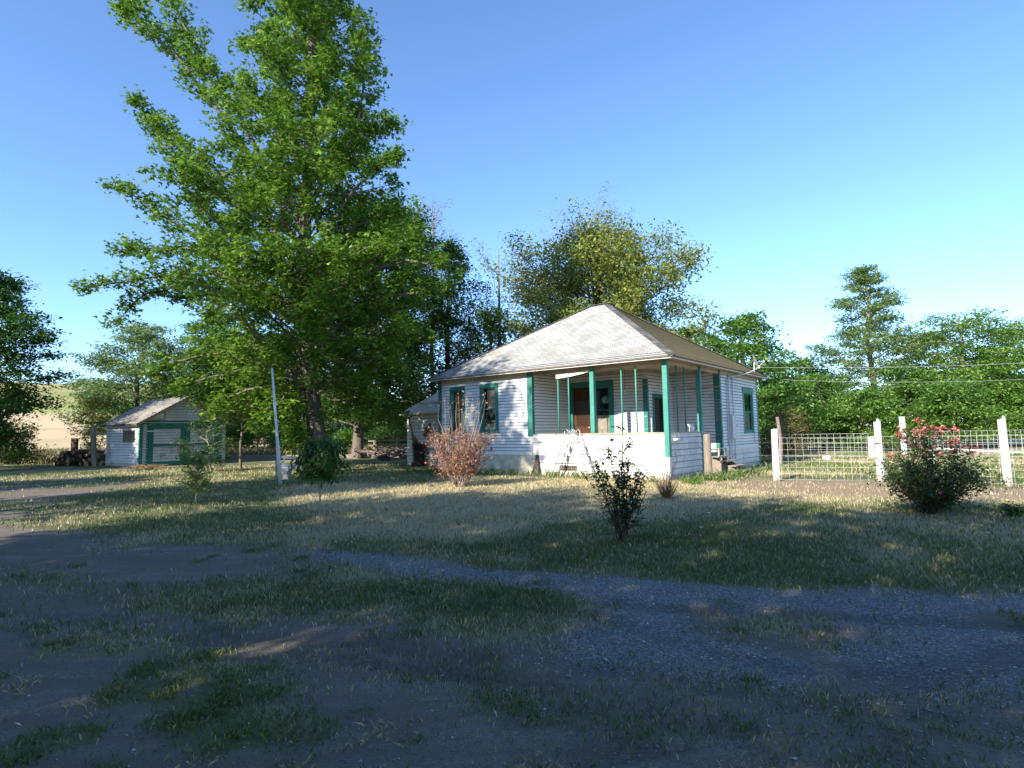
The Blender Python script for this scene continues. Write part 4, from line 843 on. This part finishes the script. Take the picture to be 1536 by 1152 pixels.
# porch things
st = thing('porch_steps', house_loc(.12, S1+.12, 0), RZ, 'weathered wooden steps going down from the side of the porch', 'steps')
for k, (dx, z) in enumerate(((.10, .60), (.36, .45), (.62, .30), (.88, .14))):
    m = MB(); m.box(dx, dx+.27, -.05+.05*k, 1.15+.03*k, z-.035, z); m.build('tread', M['woodh'], st, bevel=.005)
for y in (.08, 1.02):
    m = MB(); m.hexa([(.0, y, .0), (1.05, y, -.02), (1.05, y+.04, -.02), (.0, y+.04, .0), (.05, y, .56), (1.05, y, .08), (1.05, y+.04, .08), (.05, y+.04, .56)]); m.build('stringer', M['wood'], st)
m = MB(); m.bar((.25, .3, .3), (.25, .3, .85), .05, .05); m.bar((.25, 1.0, .3), (.25, 1.0, .85), .05, .05); m.bar((.25, .25, .85), (.25, 1.05, .85), .05, .03); m.build('rail', M['cream'], st)
pp = gnd(1063, 716); wp = thing('wood_post', (pp[0], pp[1], 0), .2, 'thick grey weathered wooden post beside the porch steps', 'post')
m = MB(); m.lathe((0, 0, -.05), [(.125, 0), (.12, .5), (.115, 1.1), (.112, 1.38), (.09, 1.41)], 12); m.build('post', M['wood'], wp)
m = MB(); m.bar((0, .0, .3), (-.1, .0, .95), .03); m.build('strap', M['woodh'], wp)
g = thing('dark_crate', house_loc(-.25, S1+.55, FL), RZ, 'dark metal crate on the porch floor behind the wooden post', 'crate')
m = MB()
for x in (-.2, .2):
    for y in (-.25, .25): m.box(x-.02, x+.02, y-.02, y+.02, 0, .7)
for z in (.02, .35, .68): m.box(-.2, .2, -.27, -.23, z, z+.03); m.box(-.2, .2, .23, .27, z, z+.03); m.box(-.22, -.18, -.25, .25, z, z+.03); m.box(.18, .22, -.25, .25, z, z+.03)
m.build('frame', M['black'], g); m = MB(); m.box(-.17, .17, -.22, .22, .05, .62); m.build('case', M['dark'], g)
j = thing('white_jug', house_loc(-.03, 1.93, ZR), RZ+.4, 'white enamel jug standing on the porch rail', 'jug')
m = MB(); m.lathe((0, 0, 0), [(.07, 0), (.085, .02), (.085, .12), (.06, .19), (.055, .22), (.065, .25)], 16); m.build('body', M['whitepl'], j, smooth=True)
m = MB(); m.tube([(.08, 0, .05), (.14, 0, .07), (.15, 0, .14), (.12, 0, .19), (.06, 0, .2)], .012, 6); m.build('handle', M['black'], j, smooth=True)
m = MB(); m.tube([(-.06, 0, .15), (-.12, 0, .25)], [.03, .018], 8); m.build('spout', M['whitepl'], j, smooth=True)
j = thing('short_pipe', house_loc(.1, .3, 1.22), RZ, 'short white pipe with a dark end hung under the porch rail corner', 'pipe')
m = MB(); m.tube([(0, -.1, 0), (0, .33, 0)], .045, 12); m.build('tube', M['whitepl'], j, smooth=True); m = MB(); m.tube([(0, .331, 0), (0, .38, 0)], .04, 12); m.build('end_cap', M['black'], j); m = MB(); m.tube([(0, -.07, .03), (0, -.07, .2)], .006, 4); m.tube([(0, .25, .03), (0, .25, .2)], .006, 4); m.build('hanger', M['metal'], j)
for (x, y, z, L, lab, d) in ((-2.05, 1.2, 2.86, .75, 'small bulb hanging on a long cord in the front of the porch', .028), (-.8, 1.9, 3.18, .45, 'round white bulb hanging near the side of the porch', .045)):
    b_ = thing('hanging_bulb', house_loc(x, y, z), 0, lab, 'bulb'); m = MB(); m.lathe((0, 0, -d), [(.005, 0), (d*.8, d*.4), (d, d), (d*.8, d*1.6), (.012, d*2.2)], 12); m.build('bulb', M['bulb'], b_, smooth=True)
    m = MB(); m.tube([(0, 0, d), (.02, 0, L*.5), (0, 0, ZE-z)], .006, 4); m.build('cord', M['rust'], b_)
c_ = thing('canvas_strip', house_loc(-4.05, -.05, 3.34), RZ, 'torn off white canvas strip strung below the porch eave', 'cloth')
m = MB(); n = 14
for k in range(n):
    x0, x1 = k/n*1.33, (k+1)/n*1.33; f0, f1 = k/n, (k+1)/n; hh = lambda f: .17-.1*f
    zz_ = lambda f: .02+.14*f-.03*sin(pi*f); wv = lambda f: .012*sin(f*17)
    for s_ in (0, .006): m.face([(x0, wv(f0)+s_, zz_(f0)), (x1, wv(f1)+s_, zz_(f1)), (x1, wv(f1)+s_, zz_(f1)+hh(f1)), (x0, wv(f0)+s_, zz_(f0)+hh(f0))])
m.build('cloth', M['cloth'], c_)
or_ = thing('hanging_ornament', house_loc(-4.9, -.06, .75), RZ, 'small ring ornament hanging on the front wall left of the ladder', 'ornament')
m = MB(); m.tube([(0.05*cos(a/8*2*pi), 0, .08+.05*sin(a/8*2*pi)) for a in range(9)], .011, 6); m.tube([(0, 0, .13), (0, .01, .36)], .005, 4); m.build('ring', M['rust'], or_)
lb = thing('leaning_board', house_loc(-4.92, -.1, 0), RZ, 'dark tapered board leaning against the porch wall', 'board')
m = MB(); m.hexa([(-.15, -.12, 0), (.17, -.12, 0), (.17, -.09, 0), (-.15, -.09, 0), (-.05, .05, .72), (.04, .05, .72), (.04, .075, .72), (-.05, .075, .72)]); m.build('board', M['barkd'], lb)
# pool style A ladder
lp = gnd(860, 716); ld = thing('step_ladder', (lp[0], lp[1], 0), RZ, 'white A shaped ladder with rounded top loops in front of the porch', 'ladder')
for sgn, lab in ((-1, 'left'), (1, 'right')):
    for yy in (-.2, .22):
        pass
m = MB()
for yy in (-.2, .2):
    for sg in (-1, 1):
        pts = [(sg*.74, yy, 0), (sg*.18, yy, 1.4), (sg*.17, yy, 1.52), (sg*.1, yy, 1.6), (sg*.03, yy, 1.54), (sg*.02, yy, 1.42)]
        r_m = MB(); r_m.tube(pts, .017, 8); r_m.build('side_rail', M['alu'], ld, smooth=True)
for sg in (-1, 1):
    for z in (.14, .45, .76, 1.07):
        xx = sg*(.74-(.56)*z/1.4); t_ = MB(); t_.box(xx-.045, xx+.045, -.2, .2, z-.012, z+.012); t_.build('rung', M['tread'], ld)
# dish on the roof
dp = house_loc(.1, 8.7, 3.98); ds = thing('satellite_dish', dp, 0, 'small satellite dish on the right edge of the roof', 'satellite dish')
m = MB(); n = 16; R = .3; rings = []
ax = np.array([.92, -.25, .32]); ax /= np.linalg.norm(ax); ua = np.cross(ax, (0, 0, 1)); ua /= np.linalg.norm(ua); ub = np.cross(ua, ax)
cc = np.array([.02, 0, .34])
for s_ in (0, .012):
    for k in range(n):
        for i in range(4):
            r0_, r1_ = R*i/4, R*(i+1)/4
            q = lambda r, a: cc+ua*r*cos(a)+ub*r*1.05*sin(a)+ax*(r*r*.55+s_)
            a0, a1 = 2*pi*k/n, 2*pi*(k+1)/n
            m.face([q(r0_+1e-4, a0), q(r1_, a0), q(r1_, a1), q(r0_+1e-4, a1)])
m.build('dish', M['metal'], ds, smooth=True)
m = MB(); m.tube([(0, 0, -.05), (0, 0, .2), tuple(cc)], .02, 6); m.build('mast', M['grey'], ds); m = MB(); m.tube([tuple(cc-ub*R), tuple(cc+ax*.35-ub*.1)], .01, 5); m.box(*[v for c, w in zip(cc+ax*.36-ub*.1, (.03, .03, .04)) for v in (c-w, c+w)]); m.build('receiver_arm', M['grey'], ds)
m = MB(); m.tube([(0, -.5, .02), (0, -.5, .12), (0, -.46, .14)], .02, 6); m.build('roof_vent_pipe', M['whitepl'], ds)
# wheelie bin
bp = at(628, 697, 27.0); bn = thing('rubbish_bin', (bp[0], 27., 0), .3, 'black wheeled rubbish bin beside the outbuilding wall', 'bin')
m = MB(); w0, w1_ = .22, .29; m.hexa([(-w0, -w0, .05), (w0, -w0, .05), (w0, w0, .05), (-w0, w0, .05), (-w1_, -w1_, 1.0), (w1_, -w1_, 1.0), (w1_, w1_, 1.0), (-w1_, w1_, 1.0)]); m.build('body', M['black'], bn, bevel=.02)
m = MB(); m.hexa([(-.31, -.33, 1.0), (.31, -.33, 1.0), (.31, .31, 1.02), (-.31, .31, 1.02), (-.27, -.27, 1.06), (.27, -.27, 1.06), (.27, .27, 1.1), (-.27, .27, 1.1)]); m.build('lid', M['black'], bn, bevel=.015)
for x in (-.25, .25): m = MB(); m.tube([(x-.03, .25, .1), (x+.03, .25, .1)], .1, 12); m.build('wheel', M['black'], bn)

# ---------------------------------------------------------------- shed
sc_ = gnd(208, 701); RS_ = radians(55.5-90+0)            # local x along the gable front to the right? front faces +x
shed = thing('garage_shed', (sc_[0], sc_[1], 0), radians(-35.5), 'weathered white shed with teal double doors and gable roof on the left', 'shed')
SWd, SLn, SH = 4.6, 4.3, 2.35; PK = 3.72
SF = frame((0, 0, 0), (0, 1, 0), (1, 0, 0)); SL = frame((-SLn, 0, 0), (1, 0, 0), (0, -1, 0))
m = MB(); gab = lambda z: (0, SWd) if z <= SH else ((z-SH)/(PK-SH)*SWd/2, SWd-(z-SH)/(PK-SH)*SWd/2)
dh = (.38, 4.22, .0, 2.28)
siding(m, SF, SWd, 0, PK-.06, ex=.155, holes=[dh], topf=gab, seed=4, lip=.034); 
m.wbox(SF, 0, .38, -.1, -.012, 0, SH); m.wbox(SF, 4.22, SWd, -.1, -.012, 0, SH)
siding(m, SL, SLn, 0, SH, ex=.15, holes=[(2.2, 3.75, 1.35, 1.95)], seed=5, lip=.036); backing(m, SL, SLn, 0, SH, [(2.2, 3.75, 1.35, 1.95)])
SR = frame((0, SWd, 0), (-1, 0, 0), (0, 1, 0)); siding(m, SR, SLn, 0, SH, ex=.3); backing(m, SR, SLn, 0, SH)
SB = frame((-SLn, SWd, 0), (0, -1, 0), (-1, 0, 0)); siding(m, SB, SWd, 0, SH, ex=.3); backing(m, SB, SWd, 0, SH)
m.build('wall', M['shedpaint'], shed)
m = MB(); m.wbox(SF, -.03, .14, -.02, .035, 0, SH+.05); m.wbox(SL, SLn-.12, SLn, .0, .033, 0, SH); m.build('corner_board', M['dteal'], shed)
m = MB(); m.wbox(SF, .14, SWd-.02, .0, .03, 2.28, 2.46); m.wbox(SF, .3, .40, 0, .028, 0, 2.28); m.wbox(SF, 4.2, 4.4, 0, .028, 0, 2.28); m.build('door_surround', M['dteal'], shed)
for (a, b, hs) in ((.42, 2.28, 1), (2.32, 4.18, -1)):
    m = MB(); W_ = SF; t_ = .24
    m.wbox(W_, a, a+t_, -.02, .04, .02, 2.24); m.wbox(W_, b-t_, b, -.02, .04, .02, 2.24)
    for (z0, z1) in ((.02, .26), (1.06, 1.22), (2.02, 2.24)): m.wbox(W_, a+t_, b-t_, -.02, .038, z0, z1)
    d_ = m.build('door', M['dteal'], shed, bevel=.004)
    m = MB(); Wd = frame(SF(a+t_-.01, 0, 0), (0, 1, 0), (1, 0, 0)); siding(m, Wd, b-a-2*t_+.02, .24, 1.08, ex=.15, lip=.03, seed=8); siding(m, Wd, b-a-2*t_+.02, 1.2, 2.04, ex=.15, lip=.03, seed=9); m.build('panel', M['shedpaint'], d_)
    for z in (1.9,):
        m = MB(); s0 = a if hs == 1 else b; m.wbox(W_, s0-.1 if hs == 1 else s0-.45, s0+.45 if hs == 1 else s0+.1, .04, .055, z-.03, z+.03); m.build('hinge', M['whitepl'], d_)
m = MB(); m.wbox(SF, 2.2, 2.4, .04, .07, 1.0, 1.06); m.wbox(SF, 2.26, 2.34, .05, .09, .9, 1.0); m.build('latch', M['black'], shed)
m = MB(); m.wbox(SF, .55, 1.15, .03, .05, 2.58, 2.88); sg = m.build('sign', M['whitepl'], shed)
m = MB()
for q in ((.53, 1.17, 2.88, 2.91), (.53, 1.17, 2.55, 2.58), (.53, .56, 2.58, 2.88), (1.14, 1.17, 2.58, 2.88), (.6, 1.1, 2.65, 2.68), (.72, .98, 2.78, 2.80)): m.wbox(SF, q[0], q[1], .05, .056, q[2], q[3])
m.build('sign_frame', M['dteal'], sg)
m = MB()
for k in range(8): m.wbox(SL, 2.22+k*.2, 2.22+k*.2+.05, -.03, .02, 1.36, 1.94)
m.wbox(SL, 2.15, 3.8, 0, .04, 1.30, 1.37); m.wbox(SL, 2.15, 3.8, 0, .04, 1.93, 2.0); wn = m.build('window', M['wood'], shed)
m = MB(); m.wbox(SL, 2.2, 3.75, -.09, -.05, 1.3, 2.); m.build('boarding', M['log'], wn)
r_ = MB(); o_ = .32; k_ = (PK-SH)/(SWd/2)
for sg_ in (0, 1):
    y0 = -o_ if sg_ == 0 else SWd+o_; zz0 = SH-o_*k_+.12
    a_, b_ = (-SLn-.2, y0, zz0), (.3, y0, zz0); c1, d1 = (.3, SWd/2, PK+.12), (-SLn-.2, SWd/2, PK+.12)
    roof_plane(r_, a_, b_, c1, d1, ex=.2, lift=.03); 
    r_.face([(a_[0], a_[1], a_[2]-.06), (b_[0], b_[1], b_[2]-.06), (c1[0], c1[1], c1[2]-.06), (d1[0], d1[1], d1[2]-.06)])
r_.build('roof', M['roofs'], shed)
m = MB()
for sg_ in (0, 1):
    y0 = -o_ if sg_ == 0 else SWd+o_; zz0 = SH-o_*k_+.06
    m.bar((.31, y0, zz0), (.31, SWd/2, PK+.06), .04, .14, up=(1, 0, 0)) if False else m.hexa([(.28, y0, zz0-.08), (.32, y0, zz0-.08), (.32, SWd/2, PK-.02), (.28, SWd/2, PK-.02), (.28, y0, zz0+.07), (.32, y0, zz0+.07), (.32, SWd/2, PK+.13), (.28, SWd/2, PK+.13)])
m.build('barge_board', M['wood'], shed)
# log pile
lgp = at(122, 690, 34)
rnd = random.Random(21)
lpile = thing('log_pile', (lgp[0], 34, 0), 0, 'pile of split firewood between the shed and the tall weeds', 'log pile')
k = 0
for row in range(4):
    for c in range(9-row):
        x = -1.6+c*.36+row*.18+rnd.gauss(0, .04); z = .14+row*.24; r = .09+.1*rnd.random(); y = rnd.gauss(0, .3); t_ = rnd.gauss(0, .22); z += rnd.gauss(0, .04)-.03*row; x += rnd.gauss(0, .08)
        m = MB(); m.tube([(x, y-.35, z), (x+t_, y+.3, z+rnd.gauss(0, .03))], [r, r*.95], 8); lo = m.build('log', M['log'], lpile)
        m = MB(); m.tube([(x-.001, y-.362, z), (x, y-.351, z)], [r*.9, r*.9], 8); m.build('cut_end', M['logend'], lo)
# posts and bits left
def stick(name, px, py, Y, h, w, label, cat, mat='wood', lean=(0, 0), extra=None):
    p = at(px, py, Y); t = thing(name, (p[0], Y, 0), .2, label, cat); m = MB(); m.hexa([(-w, -w, -.1), (w, -w, -.1), (w, w, -.1), (-w, w, -.1), (lean[0]-w, lean[1]-w, h), (lean[0]+w, lean[1]-w, h), (lean[0]+w, lean[1]+w, h-.03), (lean[0]-w, lean[1]+w, h-.03)])
    m.build('post', M[mat], t)
    return t
t_ = stick('old_post', 143, 690, 32.5, 2.2, .1, 'tall leaning grey post with a short cross board left of the shed', 'post', lean=(-.2, 0)); m = MB(); m.box(-.3, .5, -.05, .05, 1.75, 1.9); m.build('cross_board', M['woodh'], t_)
stick('old_post', 112, 665, 36, 1.6, .14, 'short thick dark post behind the firewood', 'post', 'log')
t_ = thing('metal_rack', tuple(at(130, 650, 37)*np.array([1, 1, 0])), 0, 'thin metal rack frame beyond the firewood pile', 'rack'); m = MB()
for x in (-1., -.35, .3, .9): m.tube([(x, 0, 0), (x, 0, 1.25)], .025, 5)
for z in (.5, 1.2): m.tube([(-1, 0, z), (.9, 0, z)], .02, 5)
m.build('frame', M['metal'], t_)
# dead branches pile at the shed corner
p = gnd(215, 704); t_ = thing('brush_heap', (p[0], p[1]-.4, 0), 0, 'low heap of dry brown brush at the shed corner', 'brush'); m = MB()
for i in range(160):
    a = random.random()*pi; c = (random.gauss(.3, .4), random.gauss(0, .15), .02+.16*random.random()); m.tube([c, (c[0]+cos(a)*.35, c[1]+sin(a)*.25, c[2]+.12*random.random())], [.012, .006], 3, False)
m.build('twigs', M['straw'], t_)
# timber edging
p0, p1 = gnd(345, 689), gnd(632, 686)
t_ = thing('timber_edging', (p0[0], p0[1], 0), math.atan2(p1[1]-p0[1], p1[0]-p0[0]), 'long low timber edging beam across the back of the yard', 'edging')
Lb = float(np.hypot(*(p1-p0)[:2])); m = MB(); x = 0
while x < Lb: l = 2.4+.3*random.random(); m.box(x, min(x+l, Lb), -.12+.02*random.random(), .12, -.05, .26+.03*random.random()); x += l+.02
m.build('beam', M['wood'], t_)
# back rail fence + gate post
p = gnd(408, 681); q = at(335, 680, p[1]+1.5)
t_ = thing('rail_fence', (p[0], p[1], 0), math.atan2(1.5, q[0]-p[0]), 'grey rail fence with a thick end post beyond the left lawn', 'fence'); Lb = float(np.hypot(q[0]-p[0], 1.5)); m = MB(); m.box(-.2, .2, -.15, .15, 0, 1.7); m.build('post', M['wood'], t_)
for z in (.25, .55, .85, 1.15): m = MB(); m.box(.2, Lb, -.03, .03, z, z+.09); m.build('rail', M['woodh'], t_)
m = MB(); m.box(Lb*.55, Lb*.55+.12, .03, .1, 0, 1.35); m.build('post', M['wood'], t_)
# flag style pole
p = gnd(421, 729); tp = at(408, 552, p[1])
t_ = thing('white_pole', (p[0], p[1], 0), 0, 'slim peeling white pole leaning slightly in front of the big tree', 'pole'); d = tp-p
m = MB(); m.tube([(0, 0, -.1), (d[0]*.33, 0, d[2]*.33), (d[0]*.4, 0, d[2]*.4), (d[0], 0, d[2])], [.06, .052, .042, .03], 10); m.build('pole', M['skirt'], t_, smooth=True)
m = MB(); m.tube([(-.1, 0, 0), (-.1+d[0]*.2, 0, d[2]*.22)], .02, 6); m.build('side_pipe', M['teal'], t_)
m = MB(); m.tube([(d[0]*.52, 0, d[2]*.52), (d[0]*.52+.12, 0, d[2]*.52+.07)], .015, 5); m.build('hook', M['metal'], t_)
# ladder lying on a small bench by the pole
p = gnd(445, 720); t_ = thing('garden_bench', (p[0], p[1]+.4, 0), -.1, 'low ornate white bench in the shade beside the pole', 'bench')
m = MB(); m.box(-.75, .75, -.18, .18, .38, .43); m.build('seat', M['skirt'], t_, bevel=.01)
for x in (-.5, .5):
    m = MB(); m.hexa([(x-.12, -.16, 0), (x+.12, -.16, 0), (x+.12, .16, 0), (x-.12, .16, 0), (x-.05, -.14, .2), (x+.05, -.14, .2), (x+.05, .14, .2), (x-.05, .14, .2)]); m.hexa([(x-.05, -.14, .2), (x+.05, -.14, .2), (x+.05, .14, .2), (x-.05, .14, .2), (x-.14, -.16, .38), (x+.14, -.16, .38), (x+.14, .16, .38), (x-.14, .16, .38)]); m.build('leg', M['skirt'], t_)
t_ = thing('ladder_section', (p[0]-.1, p[1]+.45, .46), -.12, 'short aluminium ladder section lying across the white bench', 'ladder')
for y in (-.2, .2): m = MB(); m.bar((-.75, y, .03 if y < 0 else .3), (.85, y, .0 if y < 0 else .28), .035, .07); m.build('side_rail', M['alu'], t_)
for x in (-.6, -.25, .1, .45, .75): m = MB(); m.bar((x, -.2, .03), (x, .2, .29), .04, .03); m.build('rung', M['alu'], t_)
# brush pile and posts behind
p = at(590, 684, 37); t_ = thing('branch_pile', (p[0], 37.5, 0), 0, 'tangle of grey cut branches between second tree and outbuilding', 'branches'); m = MB(); rnd = random.Random(8)
for i in range(90):
    c = np.array([rnd.gauss(0, 1.3), rnd.gauss(0, .6), .1+.5*rnd.random()]); a = rnd.random()*2*pi; l = .5+1.1*rnd.random(); m.tube(crook(c, c+np.array([cos(a)*l, sin(a)*l, .5*rnd.gauss(.2, .5)]), 3, .08, rnd), [.05, .035, .025, .012], 5, False)
m.build('branches', M['barkp'], t_)
t_ = thing('old_fence', (p[0]-1.8, 39.5, 0), .05, 'broken grey post and rail fence behind the branch pile', 'fence')
for x in (0, 1.5, 2.9, 4.2): m = MB(); m.box(x-.07, x+.07, -.07, .07, 0, 1.2+.2*random.random()); m.build('post', M['woodh'], t_)
for z in (.4, .8, 1.1): m = MB(); m.bar((-.4, -.09, z), (4.5, -.09, z+.08), .04, .09); m.build('rail', M['woodh'], t_)
p = at(576, 684, 33.5); t_ = thing('tarp_bundle', (p[0], 33.5, 0), 0, 'low dark bundle on the ground by the timber edging', 'bundle'); m = MB(); n = 10
P_ = [(x, y) for y in range(7) for x in range(12)]; hz = lambda i, j_: .32*sin(pi*i/11)**.6*sin(pi*j_/6)**.6+.05*random.random()*(0 < i < 11) if 0 < i < 11 and 0 < j_ < 6 else 0
g_h = [[hz(i, j_) for i in range(12)] for j_ in range(7)]
for j_ in range(6):
    for i in range(11): m.face([(i*.09-.5, j_*.09-.27, g_h[j_][i]), (i*.09-.41, j_*.09-.27, g_h[j_][i+1]), (i*.09-.41, j_*.09-.18, g_h[j_+1][i+1]), (i*.09-.5, j_*.09-.18, g_h[j_+1][i])])
m.build('tarp', M['black'], t_)
# trailer
p = at(510, 652, 62); t_ = thing('trailer', (p[0], 62, 0), .15, 'pale blue trailer house far behind between the two trunks', 'trailer')
m = MB(); m.box(-2.6, 6, -1.3, 1.3, .5, 2.55); m.build('body', M['trailer'], t_); m = MB(); m.hexa([(-2.7, -1.4, 2.55), (6.1, -1.4, 2.55), (6.1, 1.4, 2.55), (-2.7, 1.4, 2.55), (-2.6, -.6, 2.8), (6, -.6, 2.8), (6, .6, 2.8), (-2.6, .6, 2.8)]); m.build('roof', M['trailroof'], t_)
m = MB(); m.box(1, 2.2, -1.33, -1.28, 1.0, 1.5); m.build('window', M['trailroof'], t_); m = MB(); m.box(-2.5, 5.9, -1.2, 1.2, 0, .5); m.build('skirting', M['dark'], t_)

# ---------------------------------------------------------------- right fence
FP = [gnd(1165, 722), gnd(1322, 723), gnd(1513, 729)]
d = FP[2]-FP[1]; FP.append(FP[2]+d*1.02)
hts = [1.50, 1.66, 1.66, 1.66]
lean_ = [(.012, 0), (-.01, .01), (-.055, 0), (0, 0)]
labs = ['white fence post nearest the house, left end of the wire fence', 'white fence post just left of the rose bush', 'tall white fence post with a small cap right of the rose bush', 'white fence post outside the right of the picture']
pr = None
for i, (p, lab) in enumerate(zip(FP, labs)):
    t_ = thing('fence_post', (p[0], p[1], 0), .3, lab, 'fence post', 'white posts of the wire fence')
    m = MB(); w = .066; h = hts[i]; lx = lean_[i][0]
    m.hexa([(-w, -w, -.1), (w, -w, -.1), (w, w, -.1), (-w, w, -.1), (-w*.92+lx, -w*.92, h), (w*.92+lx, -w*.92, h), (w*.92+lx, w*.92, h-.02), (-w*.92+lx, w*.92, h-.02)]); m.build('post', M['whitepost'], t_, bevel=.008)
    if i > 0: m = MB(); m.lathe((.02, 0, h-.02), [(.04, 0), (.035, .05), (.02, .09)], 8); m.build('top_cap', M['metal' if i > 1 else 'whitepost'], t_)
def mesh_panel(p, q, ztop, zb, label, rows, step=.2, r=.002, group='welded wire panels of the near fence'):
    d = q-p; L = float(np.hypot(d[0], d[1])); t_ = thing('wire_panel', (p[0], p[1], 0), math.atan2(d[1], d[0]), label, 'wire fence', group)
    m = MB(); x = .12
    while x < L-.05: m.tube([(x, -.085, zb), (x, -.085, ztop)], r, 4, False); x += step
    for k in range(rows): z = zb+(ztop-zb)*(k/(rows-1))**1.0; m.tube([(.03, -.085-2*r, z), (L*.5, -.085-2*r, z-.008), (L-.03, -.085-2*r, z)], r*1.15, 4, False)
    m.build('wire_mesh', M['wire'], t_)
mesh_panel(FP[0], FP[1], 1.24, .06, 'wire panel between the house side post and the post left of the rose', 8)
mesh_panel(FP[1], FP[2], 1.24, .06, 'wire panel behind the rose bush', 8)
mesh_panel(FP[2], FP[3], 1.24, .06, 'wire panel right of the tall white post at the picture edge', 8)
bf = [gnd(1308, 688), gnd(1357, 686)]; far = [bf[0]+np.array([-4.8, 3.2, 0]), bf[0], bf[1]+np.array([0, 0, 0]), bf[1]+np.array([7, -.5, 0])]
for (px, py, yt, lab) in ((1308, 688, 655, 'short white post at the far side of the field'), (1357, 686, 625, 'taller white post at the far side of the field behind the rose')):
    p = gnd(px, py); h = at(px, yt, p[1])[2]; t_ = thing('fence_post', (p[0], p[1], 0), .1, lab, 'fence post', 'white posts at the far side of the field'); m = MB(); m.box(-.09, .09, -.09, .09, -.1, h); m.build('post', M['whitepost'], t_, bevel=.01)
mesh_panel(bf[0], bf[0]+np.array([-4.5, 4.2, 0]), 1.2, .1, 'wire run from the short far post towards the dry bush', 6, .3, .004, 'wire runs of the far fence')
mesh_panel(bf[1]+np.array([0, .3, 0]), bf[1]+np.array([9.5, 1.0, 0]), 1.25, .1, 'wire run from the taller far post to the right', 6, .3, .004, 'wire runs of the far fence')
p = gnd(1420, 708); hp = thing('white_rail', (0, 0, 0), 0, 'thin white rail crossing the field behind the rose bush', 'rail'); m = MB(); a, b = at(1400, 672, 20.), at(1580, 681, 18.5); m.tube([a, (a+b)/2+np.array([0, 0, -.01]), b], .022, 6)
m.tube([(a[0], a[1], 0), a], .022, 6); m.tube([(b[0], b[1], 0), b], .022, 6); m.build('rail', M['whitepl'], hp)
p = gnd(1240, 690); t_ = thing('white_bucket', (p[0], p[1], 0), 0, 'small white bucket lying in the sunny field', 'bucket'); m = MB(); m.tube([(-.15, 0, .1), (.12, 0, .1)], [.08, .11], 12); m.build('body', M['whitepl'], t_)
p = gnd(1150, 695); 
t_ = thing('peeling_post', tuple(house_loc(.75, WH+.6, 0)), 0, 'broken pale post standing just behind the right house corner', 'post'); m = MB(); m.tube([(-.1, 0, 0), (-.02, 0, .9), (-.12, 0, 2.0)], [.1, .08, .07], 7); m.build('post', M['barkp'], t_)
# litter on the lawn
for (px, py, s_, lab) in ((1062, 772, .022, 'crumpled white scrap of litter on the shaded lawn'), (1052, 794, .018, 'smaller grey scrap of litter on the shaded lawn')):
    p = gnd(px, py); t_ = thing('litter', (p[0], p[1], .02), 0, lab, 'litter'); m = MB()
    for k in range(5): a = k*1.3; m.face([(0, 0, 0), (s_*2*cos(a), s_*2*sin(a), .01), (s_*2*cos(a+.7), s_*2*sin(a+.7), s_), (s_*.5, 0, s_*1.2)])
    m.build('scrap', M['whitepl'], t_)
# overhead wires
def wire(name, pts, label, r=.02):
    t_ = thing(name, (0, 0, 0), 0, label, 'wire', 'wires overhead'); m = MB(); out = []
    p, q = np.array(pts[0]), np.array(pts[1])
    for i in range(21): t = i/20; c = p+(q-p)*t; c[2] -= pts[2]*4*t*(1-t); out.append(c)
    m.tube(out, r, 5); m.build('cable', M['grey'], t_)
hp_ = np.array(house_loc(.45, 8.0, 4.02))
wire('overhead_wire', (hp_, at(1640, 538, 24), .15), 'white service wire running right from the house eave', .0045)
wire('overhead_wire', (at(1180, 570, 27), at(1640, 563, 28), .2), 'lower faint wire crossing the right hand trees', .004)
wire('overhead_wire', (np.array(house_loc(-LH-.3, 0, 3.72)), at(360, 545, 30), .2), 'faint wire running left from the house behind the big tree', .008)

# ---------------------------------------------------------------- camera, light
cam = bpy.data.cameras.new('camera'); co = bpy.data.objects.new('camera', cam); COL.objects.link(co)
cam.sensor_width = 36; cam.lens = 36*F/1536; cam.clip_end = 5000; cam.clip_start = .05
from mathutils import Matrix
co.matrix_world = Matrix.Translation((0, 0, H)) @ Matrix.Rotation(pi/2+PITCH, 4, 'X') @ Matrix.Rotation(-ROLL, 4, 'Z')
scn.camera = co
EL = radians(28.3); SX, SY = -.650, -.760
sun = bpy.data.lights.new('sun', 'SUN'); sun.energy = 4.2; sun.angle = radians(.55); sun.color = (1, .93, .80)
so = bpy.data.objects.new('sun', sun); COL.objects.link(so)
from mathutils import Vector
so.rotation_euler = Vector((SX*cos(EL), SY*cos(EL), sin(EL))).to_track_quat('Z', 'Y').to_euler()
w = bpy.data.worlds.new('World'); scn.world = w; w.use_nodes = True; nt = w.node_tree; nt.nodes.clear()
sky = nt.nodes.new('ShaderNodeTexSky'); sky.sky_type = 'NISHITA'; sky.sun_disc = False; sky.sun_elevation = EL; sky.sun_rotation = math.atan2(SX, SY); sky.air_density = .9; sky.dust_density = .0; sky.ozone_density = 5.5; sky.altitude = 200
bg = nt.nodes.new('ShaderNodeBackground'); bg.inputs[1].default_value = .15; ow = nt.nodes.new('ShaderNodeOutputWorld')
nt.links.new(sky.outputs[0], bg.inputs[0]); nt.links.new(bg.outputs[0], ow.inputs[0])
vs = scn.view_settings; vs.view_transform = 'Standard'; vs.look = 'None'; vs.exposure = 1.2; vs.gamma = 1; vs.use_curve_mapping = False
scn.cycles.max_bounces = 6; scn.cycles.transparent_max_bounces = 8
